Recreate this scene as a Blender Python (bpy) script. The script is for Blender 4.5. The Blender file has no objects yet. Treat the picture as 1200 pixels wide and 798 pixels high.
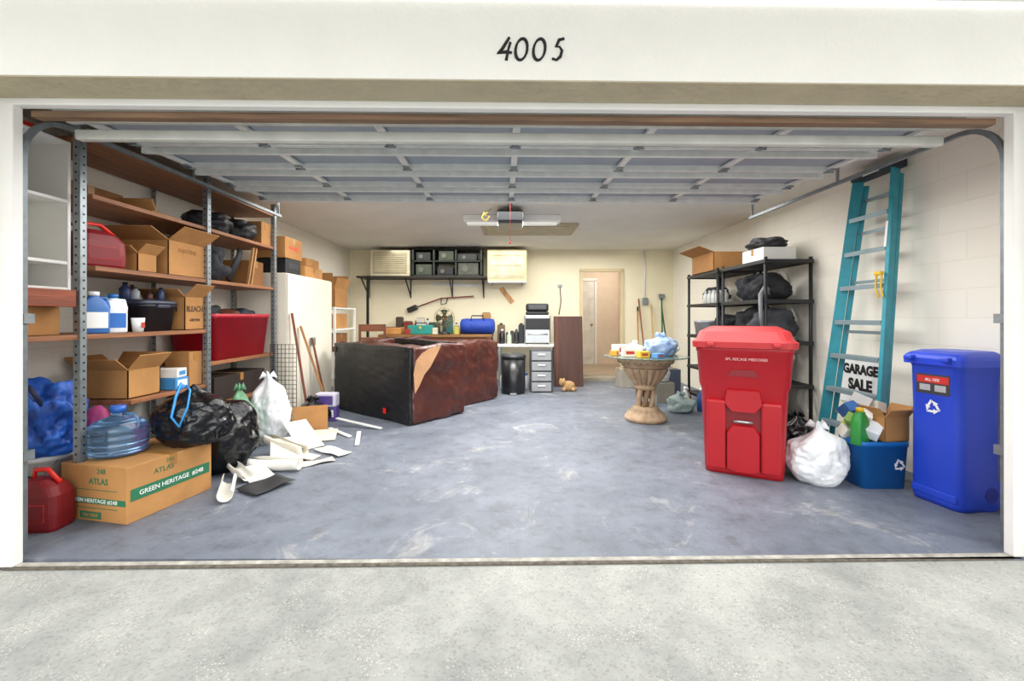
import bpy, bmesh, math, random
from mathutils import Matrix, Vector, Euler, noise
random.seed(4)
PI=math.pi
COL=bpy.context.scene.collection
# ------------------------------------------------------------------ materials
def lin(h):
    h=h.lstrip('#'); o=[]
    for i in (0,2,4):
        c=int(h[i:i+2],16)/255
        o.append(c/12.92 if c<=.04045 else ((c+.055)/1.055)**2.4)
    return o
_mc={}
def M(hx,rough=.5,metal=0,var=.12,scale=6,bump=0,bscale=40,trans=0,alpha=1,stretch=None,hx2=None,emit=0,coat=0):
    key=(hx,rough,metal,var,scale,bump,bscale,trans,alpha,stretch,hx2,emit,coat)
    if key in _mc: return _mc[key]
    m=bpy.data.materials.new('mat_'+hx.strip('#')); m.use_nodes=True
    n=m.node_tree.nodes; l=m.node_tree.links; b=n['Principled BSDF']
    tc=n.new('ShaderNodeTexCoord'); nz=n.new('ShaderNodeTexNoise'); nz.inputs['Scale'].default_value=scale
    nz.inputs['Detail'].default_value=5
    src=tc.outputs['Object']
    if stretch:
        mp=n.new('ShaderNodeMapping'); mp.inputs['Scale'].default_value=stretch
        l.new(src,mp.inputs['Vector']); src=mp.outputs['Vector']
    l.new(src,nz.inputs['Vector'])
    c=lin(hx); c2=lin(hx2) if hx2 else None
    r=n.new('ShaderNodeValToRGB'); e=r.color_ramp.elements
    e[0].position=.3; e[1].position=.7
    if c2: e[0].color=(*c,1); e[1].color=(*c2,1)
    else:
        e[0].color=(*[x*(1-var) for x in c],1); e[1].color=(*[min(1,x*(1+var)) for x in c],1)
    l.new(nz.outputs['Fac'],r.inputs['Fac']); l.new(r.outputs['Color'],b.inputs['Base Color'])
    b.inputs['Roughness'].default_value=rough; b.inputs['Metallic'].default_value=metal
    b.inputs['Transmission Weight'].default_value=trans; b.inputs['Alpha'].default_value=alpha
    b.inputs['Coat Weight'].default_value=coat
    if emit:
        b.inputs['Emission Color'].default_value=(*c,1); b.inputs['Emission Strength'].default_value=emit
    if bump:
        n2=n.new('ShaderNodeTexNoise'); n2.inputs['Scale'].default_value=bscale; n2.inputs['Detail'].default_value=4
        l.new(src,n2.inputs['Vector'])
        bp=n.new('ShaderNodeBump'); bp.inputs['Strength'].default_value=bump; bp.inputs['Distance'].default_value=.02
        l.new(n2.outputs['Fac'],bp.inputs['Height']); l.new(bp.outputs['Normal'],b.inputs['Normal'])
    _mc[key]=m; return m
def wood(hx,ax='y',rough=.55,var=.35):
    s={'x':(1,14,14),'y':(14,1,14),'z':(14,14,1)}[ax]
    return M(hx,rough,var=var,scale=2.2,stretch=s,bump=.15,bscale=6)
def block_wall_mat():
    m=bpy.data.materials.new('painted_block'); m.use_nodes=True
    n=m.node_tree.nodes; l=m.node_tree.links; b=n['Principled BSDF']
    tc=n.new('ShaderNodeTexCoord'); sp=n.new('ShaderNodeSeparateXYZ'); cb=n.new('ShaderNodeCombineXYZ')
    l.new(tc.outputs['Object'],sp.inputs[0]); l.new(sp.outputs['Y'],cb.inputs['X']); l.new(sp.outputs['Z'],cb.inputs['Y'])
    br=n.new('ShaderNodeTexBrick'); br.inputs['Scale'].default_value=1
    br.inputs['Brick Width'].default_value=.4; br.inputs['Row Height'].default_value=.2; br.inputs['Mortar Size'].default_value=.005
    br.inputs['Mortar Smooth'].default_value=.9
    br.inputs['Color1'].default_value=(*lin('#F2EEE1'),1); br.inputs['Color2'].default_value=(*lin('#F0EBDD'),1); br.inputs['Mortar'].default_value=(*lin('#E9E4D4'),1)
    l.new(cb.outputs[0],br.inputs['Vector']); l.new(br.outputs['Color'],b.inputs['Base Color'])
    bp=n.new('ShaderNodeBump'); bp.invert=True; bp.inputs['Strength'].default_value=.2; bp.inputs['Distance'].default_value=.007
    l.new(br.outputs['Fac'],bp.inputs['Height']); l.new(bp.outputs['Normal'],b.inputs['Normal'])
    b.inputs['Roughness'].default_value=.75
    return m
def floor_mat():
    m=bpy.data.materials.new('painted_concrete_floor'); m.use_nodes=True
    n=m.node_tree.nodes; l=m.node_tree.links; b=n['Principled BSDF']
    tc=n.new('ShaderNodeTexCoord')
    a=n.new('ShaderNodeTexNoise'); a.inputs['Scale'].default_value=1.6; a.inputs['Detail'].default_value=10; a.inputs['Roughness'].default_value=.7
    r=n.new('ShaderNodeValToRGB'); r.color_ramp.elements[0].position=.32; r.color_ramp.elements[1].position=.7
    r.color_ramp.elements[0].color=(*lin('#5F6672'),1); r.color_ramp.elements[1].color=(*lin('#7F8693'),1)
    l.new(tc.outputs['Object'],a.inputs['Vector']); l.new(a.outputs['Fac'],r.inputs['Fac'])
    w=n.new('ShaderNodeTexNoise'); w.inputs['Scale'].default_value=1.7; w.inputs['Detail'].default_value=12; w.inputs['Roughness'].default_value=.75; w.inputs['Distortion'].default_value=.9
    r2=n.new('ShaderNodeValToRGB'); r2.color_ramp.elements[0].position=.56; r2.color_ramp.elements[1].position=.68
    r2.color_ramp.elements[1].color=(.8,.8,.8,1)
    l.new(tc.outputs['Object'],w.inputs['Vector']); l.new(w.outputs['Fac'],r2.inputs['Fac'])
    mx=n.new('ShaderNodeMixRGB'); mx.inputs['Color2'].default_value=(*lin('#B8B6B2'),1)
    l.new(r2.outputs['Color'],mx.inputs['Fac']); l.new(r.outputs['Color'],mx.inputs['Color1'])
    d=n.new('ShaderNodeTexNoise'); d.inputs['Scale'].default_value=7; d.inputs['Detail'].default_value=12; d.inputs['Roughness'].default_value=.8
    r3=n.new('ShaderNodeValToRGB'); r3.color_ramp.elements[0].position=.36; r3.color_ramp.elements[0].color=(.6,.58,.56,1); r3.color_ramp.elements[1].position=.52; r3.color_ramp.elements[1].color=(1,1,1,1)
    l.new(tc.outputs['Object'],d.inputs['Vector']); l.new(d.outputs['Fac'],r3.inputs['Fac'])
    mm=n.new('ShaderNodeMixRGB'); mm.blend_type='MULTIPLY'; mm.inputs['Fac'].default_value=.85
    l.new(mx.outputs['Color'],mm.inputs['Color1']); l.new(r3.outputs['Color'],mm.inputs['Color2'])
    s=n.new('ShaderNodeTexNoise'); s.inputs['Scale'].default_value=30; s.inputs['Detail'].default_value=8; s.inputs['Roughness'].default_value=.8
    r4=n.new('ShaderNodeValToRGB'); r4.color_ramp.elements[0].position=.62; r4.color_ramp.elements[1].position=.68; r4.color_ramp.elements[1].color=(.6,.6,.6,1)
    l.new(tc.outputs['Object'],s.inputs['Vector']); l.new(s.outputs['Fac'],r4.inputs['Fac'])
    m4=n.new('ShaderNodeMixRGB'); m4.inputs['Color2'].default_value=(*lin('#C4C2BE'),1)
    l.new(r4.outputs['Color'],m4.inputs['Fac']); l.new(mm.outputs['Color'],m4.inputs['Color1'])
    l.new(m4.outputs['Color'],b.inputs['Base Color'])
    rr_=n.new('ShaderNodeMapRange'); rr_.inputs['To Min'].default_value=.35; rr_.inputs['To Max'].default_value=.7
    l.new(d.outputs['Fac'],rr_.inputs['Value']); l.new(rr_.outputs[0],b.inputs['Roughness'])
    return m
def drive_mat():
    m=bpy.data.materials.new('shell_concrete'); m.use_nodes=True
    n=m.node_tree.nodes; l=m.node_tree.links; b=n['Principled BSDF']
    tc=n.new('ShaderNodeTexCoord')
    a=n.new('ShaderNodeTexNoise'); a.inputs['Scale'].default_value=1.5; a.inputs['Detail'].default_value=14; a.inputs['Roughness'].default_value=.74
    r=n.new('ShaderNodeValToRGB'); r.color_ramp.elements[0].position=.36; r.color_ramp.elements[1].position=.62
    r.color_ramp.elements[0].color=(*lin('#8A8C89'),1); r.color_ramp.elements[1].color=(*lin('#AFB0AB'),1)
    l.new(tc.outputs['Object'],a.inputs['Vector']); l.new(a.outputs['Fac'],r.inputs['Fac'])
    prev=r.outputs['Color']
    for sc,lo,hi,gs,c0,c1 in ((85,.18,.30,5,.48,.62),(42,.12,.20,3,.50,.62)):
        v=n.new('ShaderNodeTexVoronoi'); v.inputs['Scale'].default_value=sc
        r2=n.new('ShaderNodeValToRGB'); r2.color_ramp.elements[0].position=lo; r2.color_ramp.elements[0].color=(.75,.75,.75,1); r2.color_ramp.elements[1].position=hi; r2.color_ramp.elements[1].color=(0,0,0,1)
        l.new(tc.outputs['Object'],v.inputs['Vector']); l.new(v.outputs['Distance'],r2.inputs['Fac'])
        k=n.new('ShaderNodeMath'); k.operation='MULTIPLY'
        g=n.new('ShaderNodeTexNoise'); g.inputs['Scale'].default_value=gs; g.inputs['Detail'].default_value=5; l.new(tc.outputs['Object'],g.inputs['Vector'])
        g2=n.new('ShaderNodeMapRange'); g2.inputs['From Min'].default_value=c0; g2.inputs['From Max'].default_value=c1; l.new(g.outputs['Fac'],g2.inputs['Value'])
        l.new(r2.outputs['Color'],k.inputs[0]); l.new(g2.outputs[0],k.inputs[1])
        mx=n.new('ShaderNodeMixRGB'); mx.inputs['Color2'].default_value=(*lin('#D2CFC6'),1)
        l.new(k.outputs[0],mx.inputs['Fac']); l.new(prev,mx.inputs['Color1']); prev=mx.outputs['Color']
    f=n.new('ShaderNodeTexNoise'); f.inputs['Scale'].default_value=80; f.inputs['Detail'].default_value=3
    r5=n.new('ShaderNodeValToRGB'); r5.color_ramp.elements[0].position=.33; r5.color_ramp.elements[0].color=(.74,.74,.74,1); r5.color_ramp.elements[1].position=.46; r5.color_ramp.elements[1].color=(1,1,1,1)
    l.new(tc.outputs['Object'],f.inputs['Vector']); l.new(f.outputs['Fac'],r5.inputs['Fac'])
    mm=n.new('ShaderNodeMixRGB'); mm.blend_type='MULTIPLY'; mm.inputs['Fac'].default_value=.8
    l.new(prev,mm.inputs['Color1']); l.new(r5.outputs['Color'],mm.inputs['Color2']); l.new(mm.outputs['Color'],b.inputs['Base Color'])
    b.inputs['Roughness'].default_value=.85
    bp=n.new('ShaderNodeBump'); bp.inputs['Strength'].default_value=.35; bp.inputs['Distance'].default_value=.01
    l.new(a.outputs['Fac'],bp.inputs['Height']); l.new(bp.outputs['Normal'],b.inputs['Normal'])
    return m
# palette
CREAM=M('#EEE5C8',.8,var=.04,scale=2,bump=.1,bscale=30)
STUCCO=M('#FBF8F0',.85,var=.02,scale=3,bump=.3,bscale=45)
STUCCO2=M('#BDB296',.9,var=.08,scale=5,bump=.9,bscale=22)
WHITE=M('#EFEEEA',.5,var=.03,scale=4)
WPLAS=M('#E9EAEA',.35,var=.04,scale=9)
GALV=M('#8F979B',.42,metal=.7,var=.15,scale=25)
GALVD=M('#7E8589',.5,metal=.6,var=.15,scale=25)
STEEL=M('#B8BCBF',.32,metal=.85,var=.06)
STEPM=M('#7E9096',.5,metal=.4,var=.08)
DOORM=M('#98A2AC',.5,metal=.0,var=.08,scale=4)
STRUT=M('#DEE1DE',.4,metal=.1,var=.08,scale=12)
BLACK=M('#17181A',.4,var=.15)
BLKPL=M('#1D1E21',.45,var=.15,scale=12)
BAGBK=M('#0E1014',.2,var=.2,bump=.7,bscale=14)
BAGWT=M('#E4E7EA',.3,var=.05,bump=.6,bscale=16)
CARD=M('#A97946',.85,var=.12,scale=7,bump=.15,bscale=20)
CARDL=M('#B8864F',.85,var=.16,scale=4,bump=.45,bscale=7)
CARDD=M('#8A5E35',.9,var=.1,scale=9)
TAPE=M('#A4773E',.3,var=.04)
REDP=M('#AC1620',.36,var=.05,scale=4,coat=.1)
REDL=M('#B52A2E',.48,var=.08,scale=3)
REDD=M('#7A1019',.45,var=.05)
REDT=M('#E3A9A6',.6,var=.05)
GASR=M('#E0261A',.35,var=.05)
BLUEP=M('#2346CC',.38,var=.05,scale=4,coat=.1)
BLUEB=M('#1668B4',.4,var=.05)
TURQ=M('#2A93A3',.45,var=.1,scale=12)
DWOOD=wood('#8E5D3C'); DWOODX=wood('#7A4326','x'); DWOODZ=wood('#6B3A22','z')
LWOOD=wood('#B88A55','z')
LEATH=M('#4A231C',.32,var=.3,scale=3,bump=.7,bscale=9)
LETT_BK=M('#141414',.6,var=.05)
LETT_WT=M('#F2F2F0',.6,var=.02)
GREENT=M('#2A7350',.75,var=.08)
YEL=M('#D9B21E',.5,var=.06)
RUB=M('#222222',.8,var=.1)
# ------------------------------------------------------------------ mesh builder
def T(at=(0,0,0),rot=(0,0,0)): return Matrix.Translation(at)@Euler(rot).to_matrix().to_4x4()
def circ(r,z,n=24,cx=0,cy=0,sx=1,sy=1,a=0,k=0):
    o=[]
    for i in range(n):
        t=2*PI*i/n; q=r*(1+a*math.cos(k*t)); o.append((cx+q*sx*math.cos(t),cy+q*sy*math.sin(t),z))
    return o
def rr(w,d,r,z,cx=0,cy=0,n=4):
    r=min(r,w/2-.0005,d/2-.0005); o=[]
    for qx,qy,a0 in ((1,1,0),(-1,1,90),(-1,-1,180),(1,-1,270)):
        for i in range(n+1):
            t=math.radians(a0+90*i/n)
            o.append((cx+qx*(w/2-r)+r*math.cos(t),cy+qy*(d/2-r)+r*math.sin(t),z))
    return o
class B:
    def __init__(s): s.bm=bmesh.new(); s.mats=[]
    def _f(s,m,smooth=False):
        if m not in s.mats: s.mats.append(m)
        k=s.mats.index(m)
        for f in s.bm.faces:
            if not f.tag: f.material_index=k; f.smooth=smooth; f.tag=True
        return s
    def box(s,sx,sy,sz,at=(0,0,0),m=None,rot=(0,0,0),bev=0,mat4=None):
        mt=(mat4 or T(at,rot))@Matrix.Diagonal((sx,sy,sz,1))
        v=bmesh.ops.create_cube(s.bm,size=1,matrix=mt)['verts']
        if bev:
            e=list({e for q in v for e in q.link_edges})
            bmesh.ops.bevel(s.bm,geom=e,offset=bev,segments=2,affect='EDGES',profile=.5)
        return s._f(m)
    def cyl(s,r,h,at=(0,0,0),m=None,rot=(0,0,0),seg=18,r2=None,smooth=True):
        bmesh.ops.create_cone(s.bm,cap_ends=True,segments=seg,radius1=r,radius2=r if r2 is None else r2,depth=h,matrix=T(at,rot))
        k=[f for f in s.bm.faces if not f.tag]
        s._f(m,smooth)
        for f in k:
            if len(f.verts)>4: f.smooth=False
        return s
    def sph(s,r,at,m,sc=(1,1,1),rot=(0,0,0),seg=16):
        bmesh.ops.create_uvsphere(s.bm,u_segments=seg,v_segments=seg//2+2,radius=r,matrix=T(at,rot)@Matrix.Diagonal((*sc,1)))
        return s._f(m,True)
    def loft(s,rings,m,c0=True,c1=True,smooth=True,mat4=None):
        R=[]
        for r in rings: R.append([s.bm.verts.new(mat4@Vector(p) if mat4 else p) for p in r])
        n=len(R[0])
        for a,b in zip(R,R[1:]):
            for i in range(n):
                j=(i+1)%n; s.bm.faces.new((a[i],a[j],b[j],b[i]))
        s._f(m,smooth)
        if c0: s.bm.faces.new(R[0][::-1])
        if c1: s.bm.faces.new(R[-1])
        return s._f(m,False)
    def tube(s,pts,r,m,seg=8,sx=1,smooth=True,ends=True):
        P=[Vector(p) for p in pts]; rings=[]; up=None
        for i,p in enumerate(P):
            d=(P[min(i+1,len(P)-1)]-P[max(i-1,0)]).normalized()
            if up is None: up=Vector((0,0,1)) if abs(d.z)<.9 else Vector((0,1,0))
            x=d.cross(up)
            if x.length<1e-4: x=d.cross(Vector((1,0,0)))
            x.normalize(); y=x.cross(d).normalized(); up=y
            q=r[i] if isinstance(r,(list,tuple)) else r
            rings.append([p+x*q*sx*math.cos(2*PI*(k+.5)/seg)+y*q*math.sin(2*PI*(k+.5)/seg) for k in range(seg)])
        return s.loft(rings,m,ends,ends,smooth)
    def beam(s,p,q,w,d,m,bev=0):
        p=Vector(p); q=Vector(q); L=(q-p).length
        mt=Matrix.Translation((p+q)/2)@(q-p).to_track_quat('Z','Y').to_matrix().to_4x4()
        return s.box(w,d,L,m=m,mat4=mt,bev=bev)
    def poly(s,pts,m,th=0,mat4=None):
        v=[s.bm.verts.new(mat4@Vector(p) if mat4 else p) for p in pts]
        f=s.bm.faces.new(v)
        if th:
            s.bm.normal_update(); nn=f.normal.copy()*-th
            w=[s.bm.verts.new(q.co+nn) for q in v]
            s.bm.faces.new(w[::-1])
            for i in range(len(v)):
                j=(i+1)%len(v); s.bm.faces.new((v[j],v[i],w[i],w[j]))
        return s._f(m)
    def sheet(s,fn,nu,nv,m,smooth=True,th=.004):
        for side in ((0,1) if th else (0,)):
            V=[[None]*(nv+1) for _ in range(nu+1)]
            for i in range(nu+1):
                for j in range(nv+1):
                    p=Vector(fn(i/nu,j/nv))
                    if side: p=p+Vector((0,0,-th))
                    V[i][j]=s.bm.verts.new(p)
            for i in range(nu):
                for j in range(nv):
                    q=(V[i][j],V[i+1][j],V[i+1][j+1],V[i][j+1])
                    s.bm.faces.new(q if not side else q[::-1])
            if side==0: A=V
        if th:
            bd=[(i,0) for i in range(nu)]+[(nu,j) for j in range(nv)]+[(i,nv) for i in range(nu,0,-1)]+[(0,j) for j in range(nv,0,-1)]
            for k in range(len(bd)):
                a=bd[k]; b=bd[(k+1)%len(bd)]
                s.bm.faces.new((A[a[0]][a[1]],V[a[0]][a[1]],V[b[0]][b[1]],A[b[0]][b[1]]))
        return s._f(m,smooth)
    def soft(s,sx,sy,sz,at,m,seed=0,amp=.02,cuts=14,r=.12,freq=3.5,flat0=True,sag=0):
        v=bmesh.ops.create_cube(s.bm,size=2)['verts']
        es=list({e for q in v for e in q.link_edges})
        bmesh.ops.subdivide_edges(s.bm,edges=es,cuts=cuts,use_grid_fill=True)
        so=Vector((seed*2.3,seed*1.1,seed*3.7)); h=Vector((sx/2,sy/2,sz/2))
        for q in s.bm.verts:
            if any(f.tag for f in q.link_faces): continue
            p=Vector((q.co.x*h.x,q.co.y*h.y,q.co.z*h.z))
            inner=Vector([max(-(h[i]-r),min(h[i]-r,p[i])) for i in range(3)])
            d=p-inner; nrm=d.normalized() if d.length>1e-6 else Vector((0,0,0))
            p=inner+nrm*min(d.length,r) if d.length>r else p
            w=p+so
            n1=noise.noise(w*freq); n2=abs(noise.noise(Vector((w.x*freq*1.6,w.y*freq*1.6,w.z*freq*4))))
            p=p+nrm*amp*(n1*1.2-n2*1.3)
            if sag: p.z-=sag*(.5+.5*q.co.z)*(.5+noise.noise(Vector((w.x*2,w.y*3,0))))
            p=p+Vector(at)
            if flat0 and p.z<0.002: p.z=0.002
            q.co=p
        return s._f(m,True)
    def bag(s,rx,ry,h,m,seed=0,wr=.12,knot=True,at=(0,0,0),sub=5,sq=.75):
        v=bmesh.ops.create_icosphere(s.bm,subdivisions=sub,radius=1)['verts']
        so=Vector((seed*3.1,seed*1.7,seed*.9))
        for q in v:
            p=q.co.copy(); n1=noise.noise(p*1.8+so); n2=abs(noise.noise(p*4.2+so*2)); n3=abs(noise.noise(p*9+so))
            d=1+wr*(1.4*n1-1.1*n2-.45*n3+.25)
            z=p.z; t=max(0,(z-.8)/.2); k=1.0
            if knot: k=1-.75*t*t*(3-2*t)
            rad=math.hypot(p.x,p.y); f=(rad**sq/rad if rad>1e-5 else 0)
            hz=max(0,(z+.82)/1.82)*h*(1+wr*n1*.8)
            if knot: hz+=t*t*.2*h
            q.co=Vector((at[0]+rx*p.x*f*d*k,at[1]+ry*p.y*f*d*k,at[2]+hz))
        return s._f(m,True)
    def text(s,st,size,m,at=(0,0,0),rot=(PI/2,0,0),ext=.001,sx=1,off=0,sp=1,align='CENTER'):
        c=bpy.data.curves.new('t','FONT'); c.body=st; c.size=size; c.align_x=align; c.align_y='CENTER'
        c.extrude=ext; c.offset=off; c.space_character=sp; c.resolution_u=3
        o=bpy.data.objects.new('t',c); COL.objects.link(o)
        dg=bpy.context.evaluated_depsgraph_get()
        me=bpy.data.meshes.new_from_object(o.evaluated_get(dg))
        me.transform(T(at,rot)@Matrix.Diagonal((sx,1,1,1)))
        for f in s.bm.faces: f.tag=True
        n0=len(s.bm.faces)
        s.bm.from_mesh(me); s.bm.faces.ensure_lookup_table()
        for i,f in enumerate(s.bm.faces): f.tag = i<n0
        bpy.data.objects.remove(o); bpy.data.meshes.remove(me); bpy.data.curves.remove(c)
        return s._f(m)
    def recycle(s,R,m,at,rot,th=.002):
        mt=T(at,rot)
        for k in range(3):
            rz=Matrix.Rotation(math.radians(120*k),4,'Z')
            w=R*.2
            s.poly([(-.66*R,-.5*R-w*.4,0),(.10*R,-.5*R-w*.4,0),(.10*R,-.5*R+w*.8,0),(-.36*R,-.5*R+w*.8,0)],m,th,mt@rz)
            s.poly([(.12*R,-.5*R-w*1.3,0),(.5*R,-.5*R+w*.2,0),(.12*R,-.5*R+w*1.7,0)],m,th,mt@rz)
            s.poly([(-.66*R,-.5*R+w*.1,0),(-.46*R,-.5*R+w*1.0,0),(-.40*R,-.18*R,0),(-.58*R,-.12*R,0)],m,th,mt@rz)
        return s
    def obj(s,name,parent=None,label=None,cat=None,loc=(0,0,0),rz=0,rot=None,group=None,kind=None,norm=True):
        if norm: bmesh.ops.recalc_face_normals(s.bm,faces=s.bm.faces[:])
        me=bpy.data.meshes.new(name); s.bm.to_mesh(me); s.bm.free()
        for m in s.mats: me.materials.append(m)
        o=bpy.data.objects.new(name,me); COL.objects.link(o)
        o.location=loc; o.rotation_euler=rot if rot else (0,0,rz)
        if parent: o.parent=parent
        if label: o['label']=label
        if cat and not parent: o['category']=cat
        if group: o['group']=group
        if kind: o['kind']=kind
        return o
def thing(name,label,cat,loc=(0,0,0),rz=0,group=None,rot=None):
    o=bpy.data.objects.new(name,None); COL.objects.link(o); o.empty_display_size=.1
    o.location=loc; o.rotation_euler=rot if rot else (0,0,rz); o['label']=label; o['category']=cat
    if group: o['group']=group
    return o
def clone(o,loc,rz=None,label=None,parent=None,top=True):
    c=o.copy(); COL.objects.link(c)
    if top:
        c.location=loc
        if rz is not None: c.rotation_euler=(0,0,rz)
        if label: c['label']=label
    else: c.parent=parent
    for ch in list(o.children):
        if ch is not c: clone(ch,None,parent=c,top=False)
    return c
# ------------------------------------------------------------------ structure
YAW=math.radians(1.05); DY=2.19
XL,XR,YB,ZC=-3.12,3.10,8.46,2.49
F=dict(loc=(0,DY,0),rz=YAW)
b=B().box(6.8,6.6,.12,(0,5.5,-.06),floor_mat()); b.obj('floor',kind='structure',label='blue-grey painted concrete garage floor with worn patches')
b=B().box(14,9,.1,(0,-4.53,-.058),drive_mat()); b.obj('trim_1',kind='structure',label='pale shell-aggregate concrete driveway slab',**F)
SEAL=M('#A9A69D',.8,var=.35,scale=14,bump=.5); DKLINE=M('#5F594F',.9,var=.5,scale=30)  # second tone: darker mottled line along the outer edge of the seal
b=B().box(4.98,.03,.008,(.055,-.0,.000),SEAL,bev=.003).box(5.0,.022,.006,(.055,-.025,-.003),DKLINE); b.obj('trim_2',kind='structure',label='weathered threshold strip at garage opening',**F)
SW=block_wall_mat()
b=B().box(.12,6.4,2.6,(XL-.06,5.35,1.3),SW); b.obj('wall_left',kind='structure',label='cream painted block wall')
b=B().box(.12,6.4,2.6,(XR+.06,5.35,1.3),SW); b.obj('wall_right',kind='structure',label='cream painted block wall')
b=B().box(XL*-1+1.34,.12,2.6,((XL+1.34)/2,YB+.06,1.3),CREAM).box(XR-2.1,.12,2.6,((XR+2.1)/2,YB+.06,1.3),CREAM).box(.76,.12,.52,(1.72,YB+.06,2.34),CREAM).box(.76,.12,.07,(1.72,YB+.06,.035),M('#B9B3A6',.8))
b.obj('wall_back',kind='structure',label='cream painted back wall with doorway')
CEIL=M('#E6E3DA',.9,var=.04,scale=2,bump=.3,bscale=60)
b=B().box(6.5,6.4,.1,(0,5.4,ZC+.05),CEIL); b.obj('ceiling',kind='structure',label='off-white textured garage ceiling')
b=B().box(6.9,.20,.55,(0,-.12,2.27+.275),STUCCO)
b.box(.75,.20,2.27,(-2.47-.375,-.12,1.135),STUCCO).box(.75,.20,2.27,(2.585+.375,-.12,1.135),STUCCO)
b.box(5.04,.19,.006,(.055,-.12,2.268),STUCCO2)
b.obj('wall_front',kind='structure',label='cream stucco front wall around garage opening',**F)
b=B()
for i in range(34):
    b.box(7.2,.05,.012,(0,-.27-.055*i,2.635),WHITE,bev=.002)
b.obj('trim_3',kind='structure',label='white vented eave soffit',**F)
b=B().box(.07,.05,2.24,(-2.443,.0,1.12),WHITE,bev=.006).box(.07,.05,2.24,(2.558,.0,1.12),WHITE,bev=.006)
b.box(5.07,.05,.035,(.057,.0,2.25),WHITE,bev=.006); b.obj('trim_4',kind='structure',label='white painted jamb and head trim of garage opening',**F)
b=B().box(4.9,.05,.03,(.057,.07,2.22),wood('#7C6048','x')); b.obj('trim_5',kind='structure',label='weathered wooden header board',**F)
TAN=M('#D2C29C',.6,var=.05)
b=B().box(.06,.04,2.06,(1.33,YB-.02,1.06),TAN,bev=.005).box(.06,.04,2.06,(2.11,YB-.02,1.06),TAN,bev=.005).box(.84,.04,.06,(1.72,YB-.02,2.1),TAN,bev=.005)
b.obj('trim_6',kind='structure',label='tan wooden door frame in back wall')
b=B().box(.8,.25,.06,(1.72,YB-.1,.03),M('#A39A88',.8)); b.obj('trim_7',kind='structure',label='low concrete step at doorway')
# hallway beyond
PEACH=M('#E3D2BE',.8,var=.04)
b=B().box(2.6,.1,2.6,(1.9,10.7,1.3),PEACH).box(.1,2.4,2.6,(2.62,9.75,1.3),PEACH).box(.1,2.4,2.6,(.9,9.75,1.3),PEACH).box(2.6,2.5,.06,(1.9,9.8,2.6),WHITE)
b.obj('wall_hall',kind='structure',label='peach hallway walls beyond doorway')
b=B().box(2.6,2.5,.08,(1.9,9.78,.03),M('#B0A08A',.35,var=.1,scale=3)); b.obj('floor_hall',kind='structure',label='beige tiled hallway floor')
b=B().box(.72,.04,1.98,(0,0,.99),M('#F4F4F0',.5,var=.02),bev=.004)
for z in (.5,1.42):
    for x in (-.17,.17): b.box(.24,.012,.7,(x,-.024,z),M('#DEDCD4',.5),bev=.005)
d=b.obj('door_1',kind='structure',label='white panelled interior door at hallway end',loc=(1.62,10.61,.07))
B().sph(.03,(.29,-.06,.95),M('#B58E3E',.3,metal=.9)).obj('knob',parent=d,label='brass door knob')
b=B().box(.06,.04,2.06,(2.02,10.63,1.06),WHITE,bev=.004).box(.9,.04,.07,(1.62,10.63,2.1),WHITE,bev=.004); b.obj('trim_9',kind='structure',label='white casing of hallway door')
# attic hatch
b=B().box(1.35,.78,.03,(0,0,-.015),M('#C9BE9F',.7),bev=.004).box(1.2,.64,.02,(0,0,-.035),M('#B9AE90',.7),bev=.004)
b.obj('trim_8',kind='structure',label='beige attic hatch panel in ceiling',loc=(.24,6.4,ZC))
# ------------------------------------------------------------------ house numbers
D={'4':[[(.03,.052),(-.002,.0),(-.024,-.018),(.02,-.012),(.042,-.016)],[(.035,.03),(.026,.0),(.016,-.05)]],
 '0':[[(.026*math.cos(t)+.006*math.sin(t),.048*math.sin(t)) for t in [2*PI*i/18 for i in range(19)]]],
 '5':[[(.035,.05),(.012,.044),(-.002,.012),(.014,.014),(.025,-.004),(.018,-.03),(.0,-.046),(-.02,-.04)]]}
for i,(ch,x) in enumerate((('4',-.042),('0',.042),('0',.122),('5',.199))):
    b=B()
    for st in D[ch]:
        n=len(st); b.tube([(px,0,pz) for px,pz in st],[.0045+.003*abs(math.sin(2.2*PI*k/n+.6)) for k in range(n)],LETT_BK,seg=8)
    b.obj('house_number',label='black hand-painted house number %s on cream header'%ch,cat='house number',loc=(x,DY-.222+x*math.sin(YAW),2.405),rz=YAW,group='house numbers')
# ------------------------------------------------------------------ garage door
door=thing('garage_door','raised sectional metal garage door seen from below','garage door',loc=(.03,2.36,2.27),rot=(math.radians(2.2),0,YAW))
for i in range(4):
    y0=.5*i; b=B().box(4.9,.485,.012,(0,y0+.245,.06),DOORM)
    for k in (-1,1): b.box(4.9,.02,.04,(0,y0+.245+k*.235,.035),STRUT)
    b.obj('door_section',door)
    for x in (-2.42,-1.6,-.8,0,.8,1.6,2.42):
        s=B().box(.045,.46,.022,(x,y0+.245,.035),STRUT,bev=.003); s.obj('stile',door)
        B().box(.045,.1,.01,(x,y0+.47,.018),GALV).cyl(.008,.07,(x,y0+.48,.012),GALV,(0,PI/2,0),8).obj('hinge',door,label='small galvanised hinge')
    w=.03
    s=B().box(4.9,w,.006,(0,y0+.09,-.005),STRUT).box(4.9,.006,.035,(0,y0+.09-w/2,.012),STRUT).box(4.9,.006,.035,(0,y0+.09+w/2,.012),STRUT)
    s.obj('strut',door,label='horizontal reinforcing strut')
B().box(4.9,.05,.05,(0,2.02,.02),STRUT).obj('bottom_rail',door)
B().box(4.82,.05,.055,(0,.10,-.070),M('#D3D3CB',.5,var=.12,scale=5),bev=.008).obj('top_rail',door,label='pale painted full-width rail')
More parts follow.
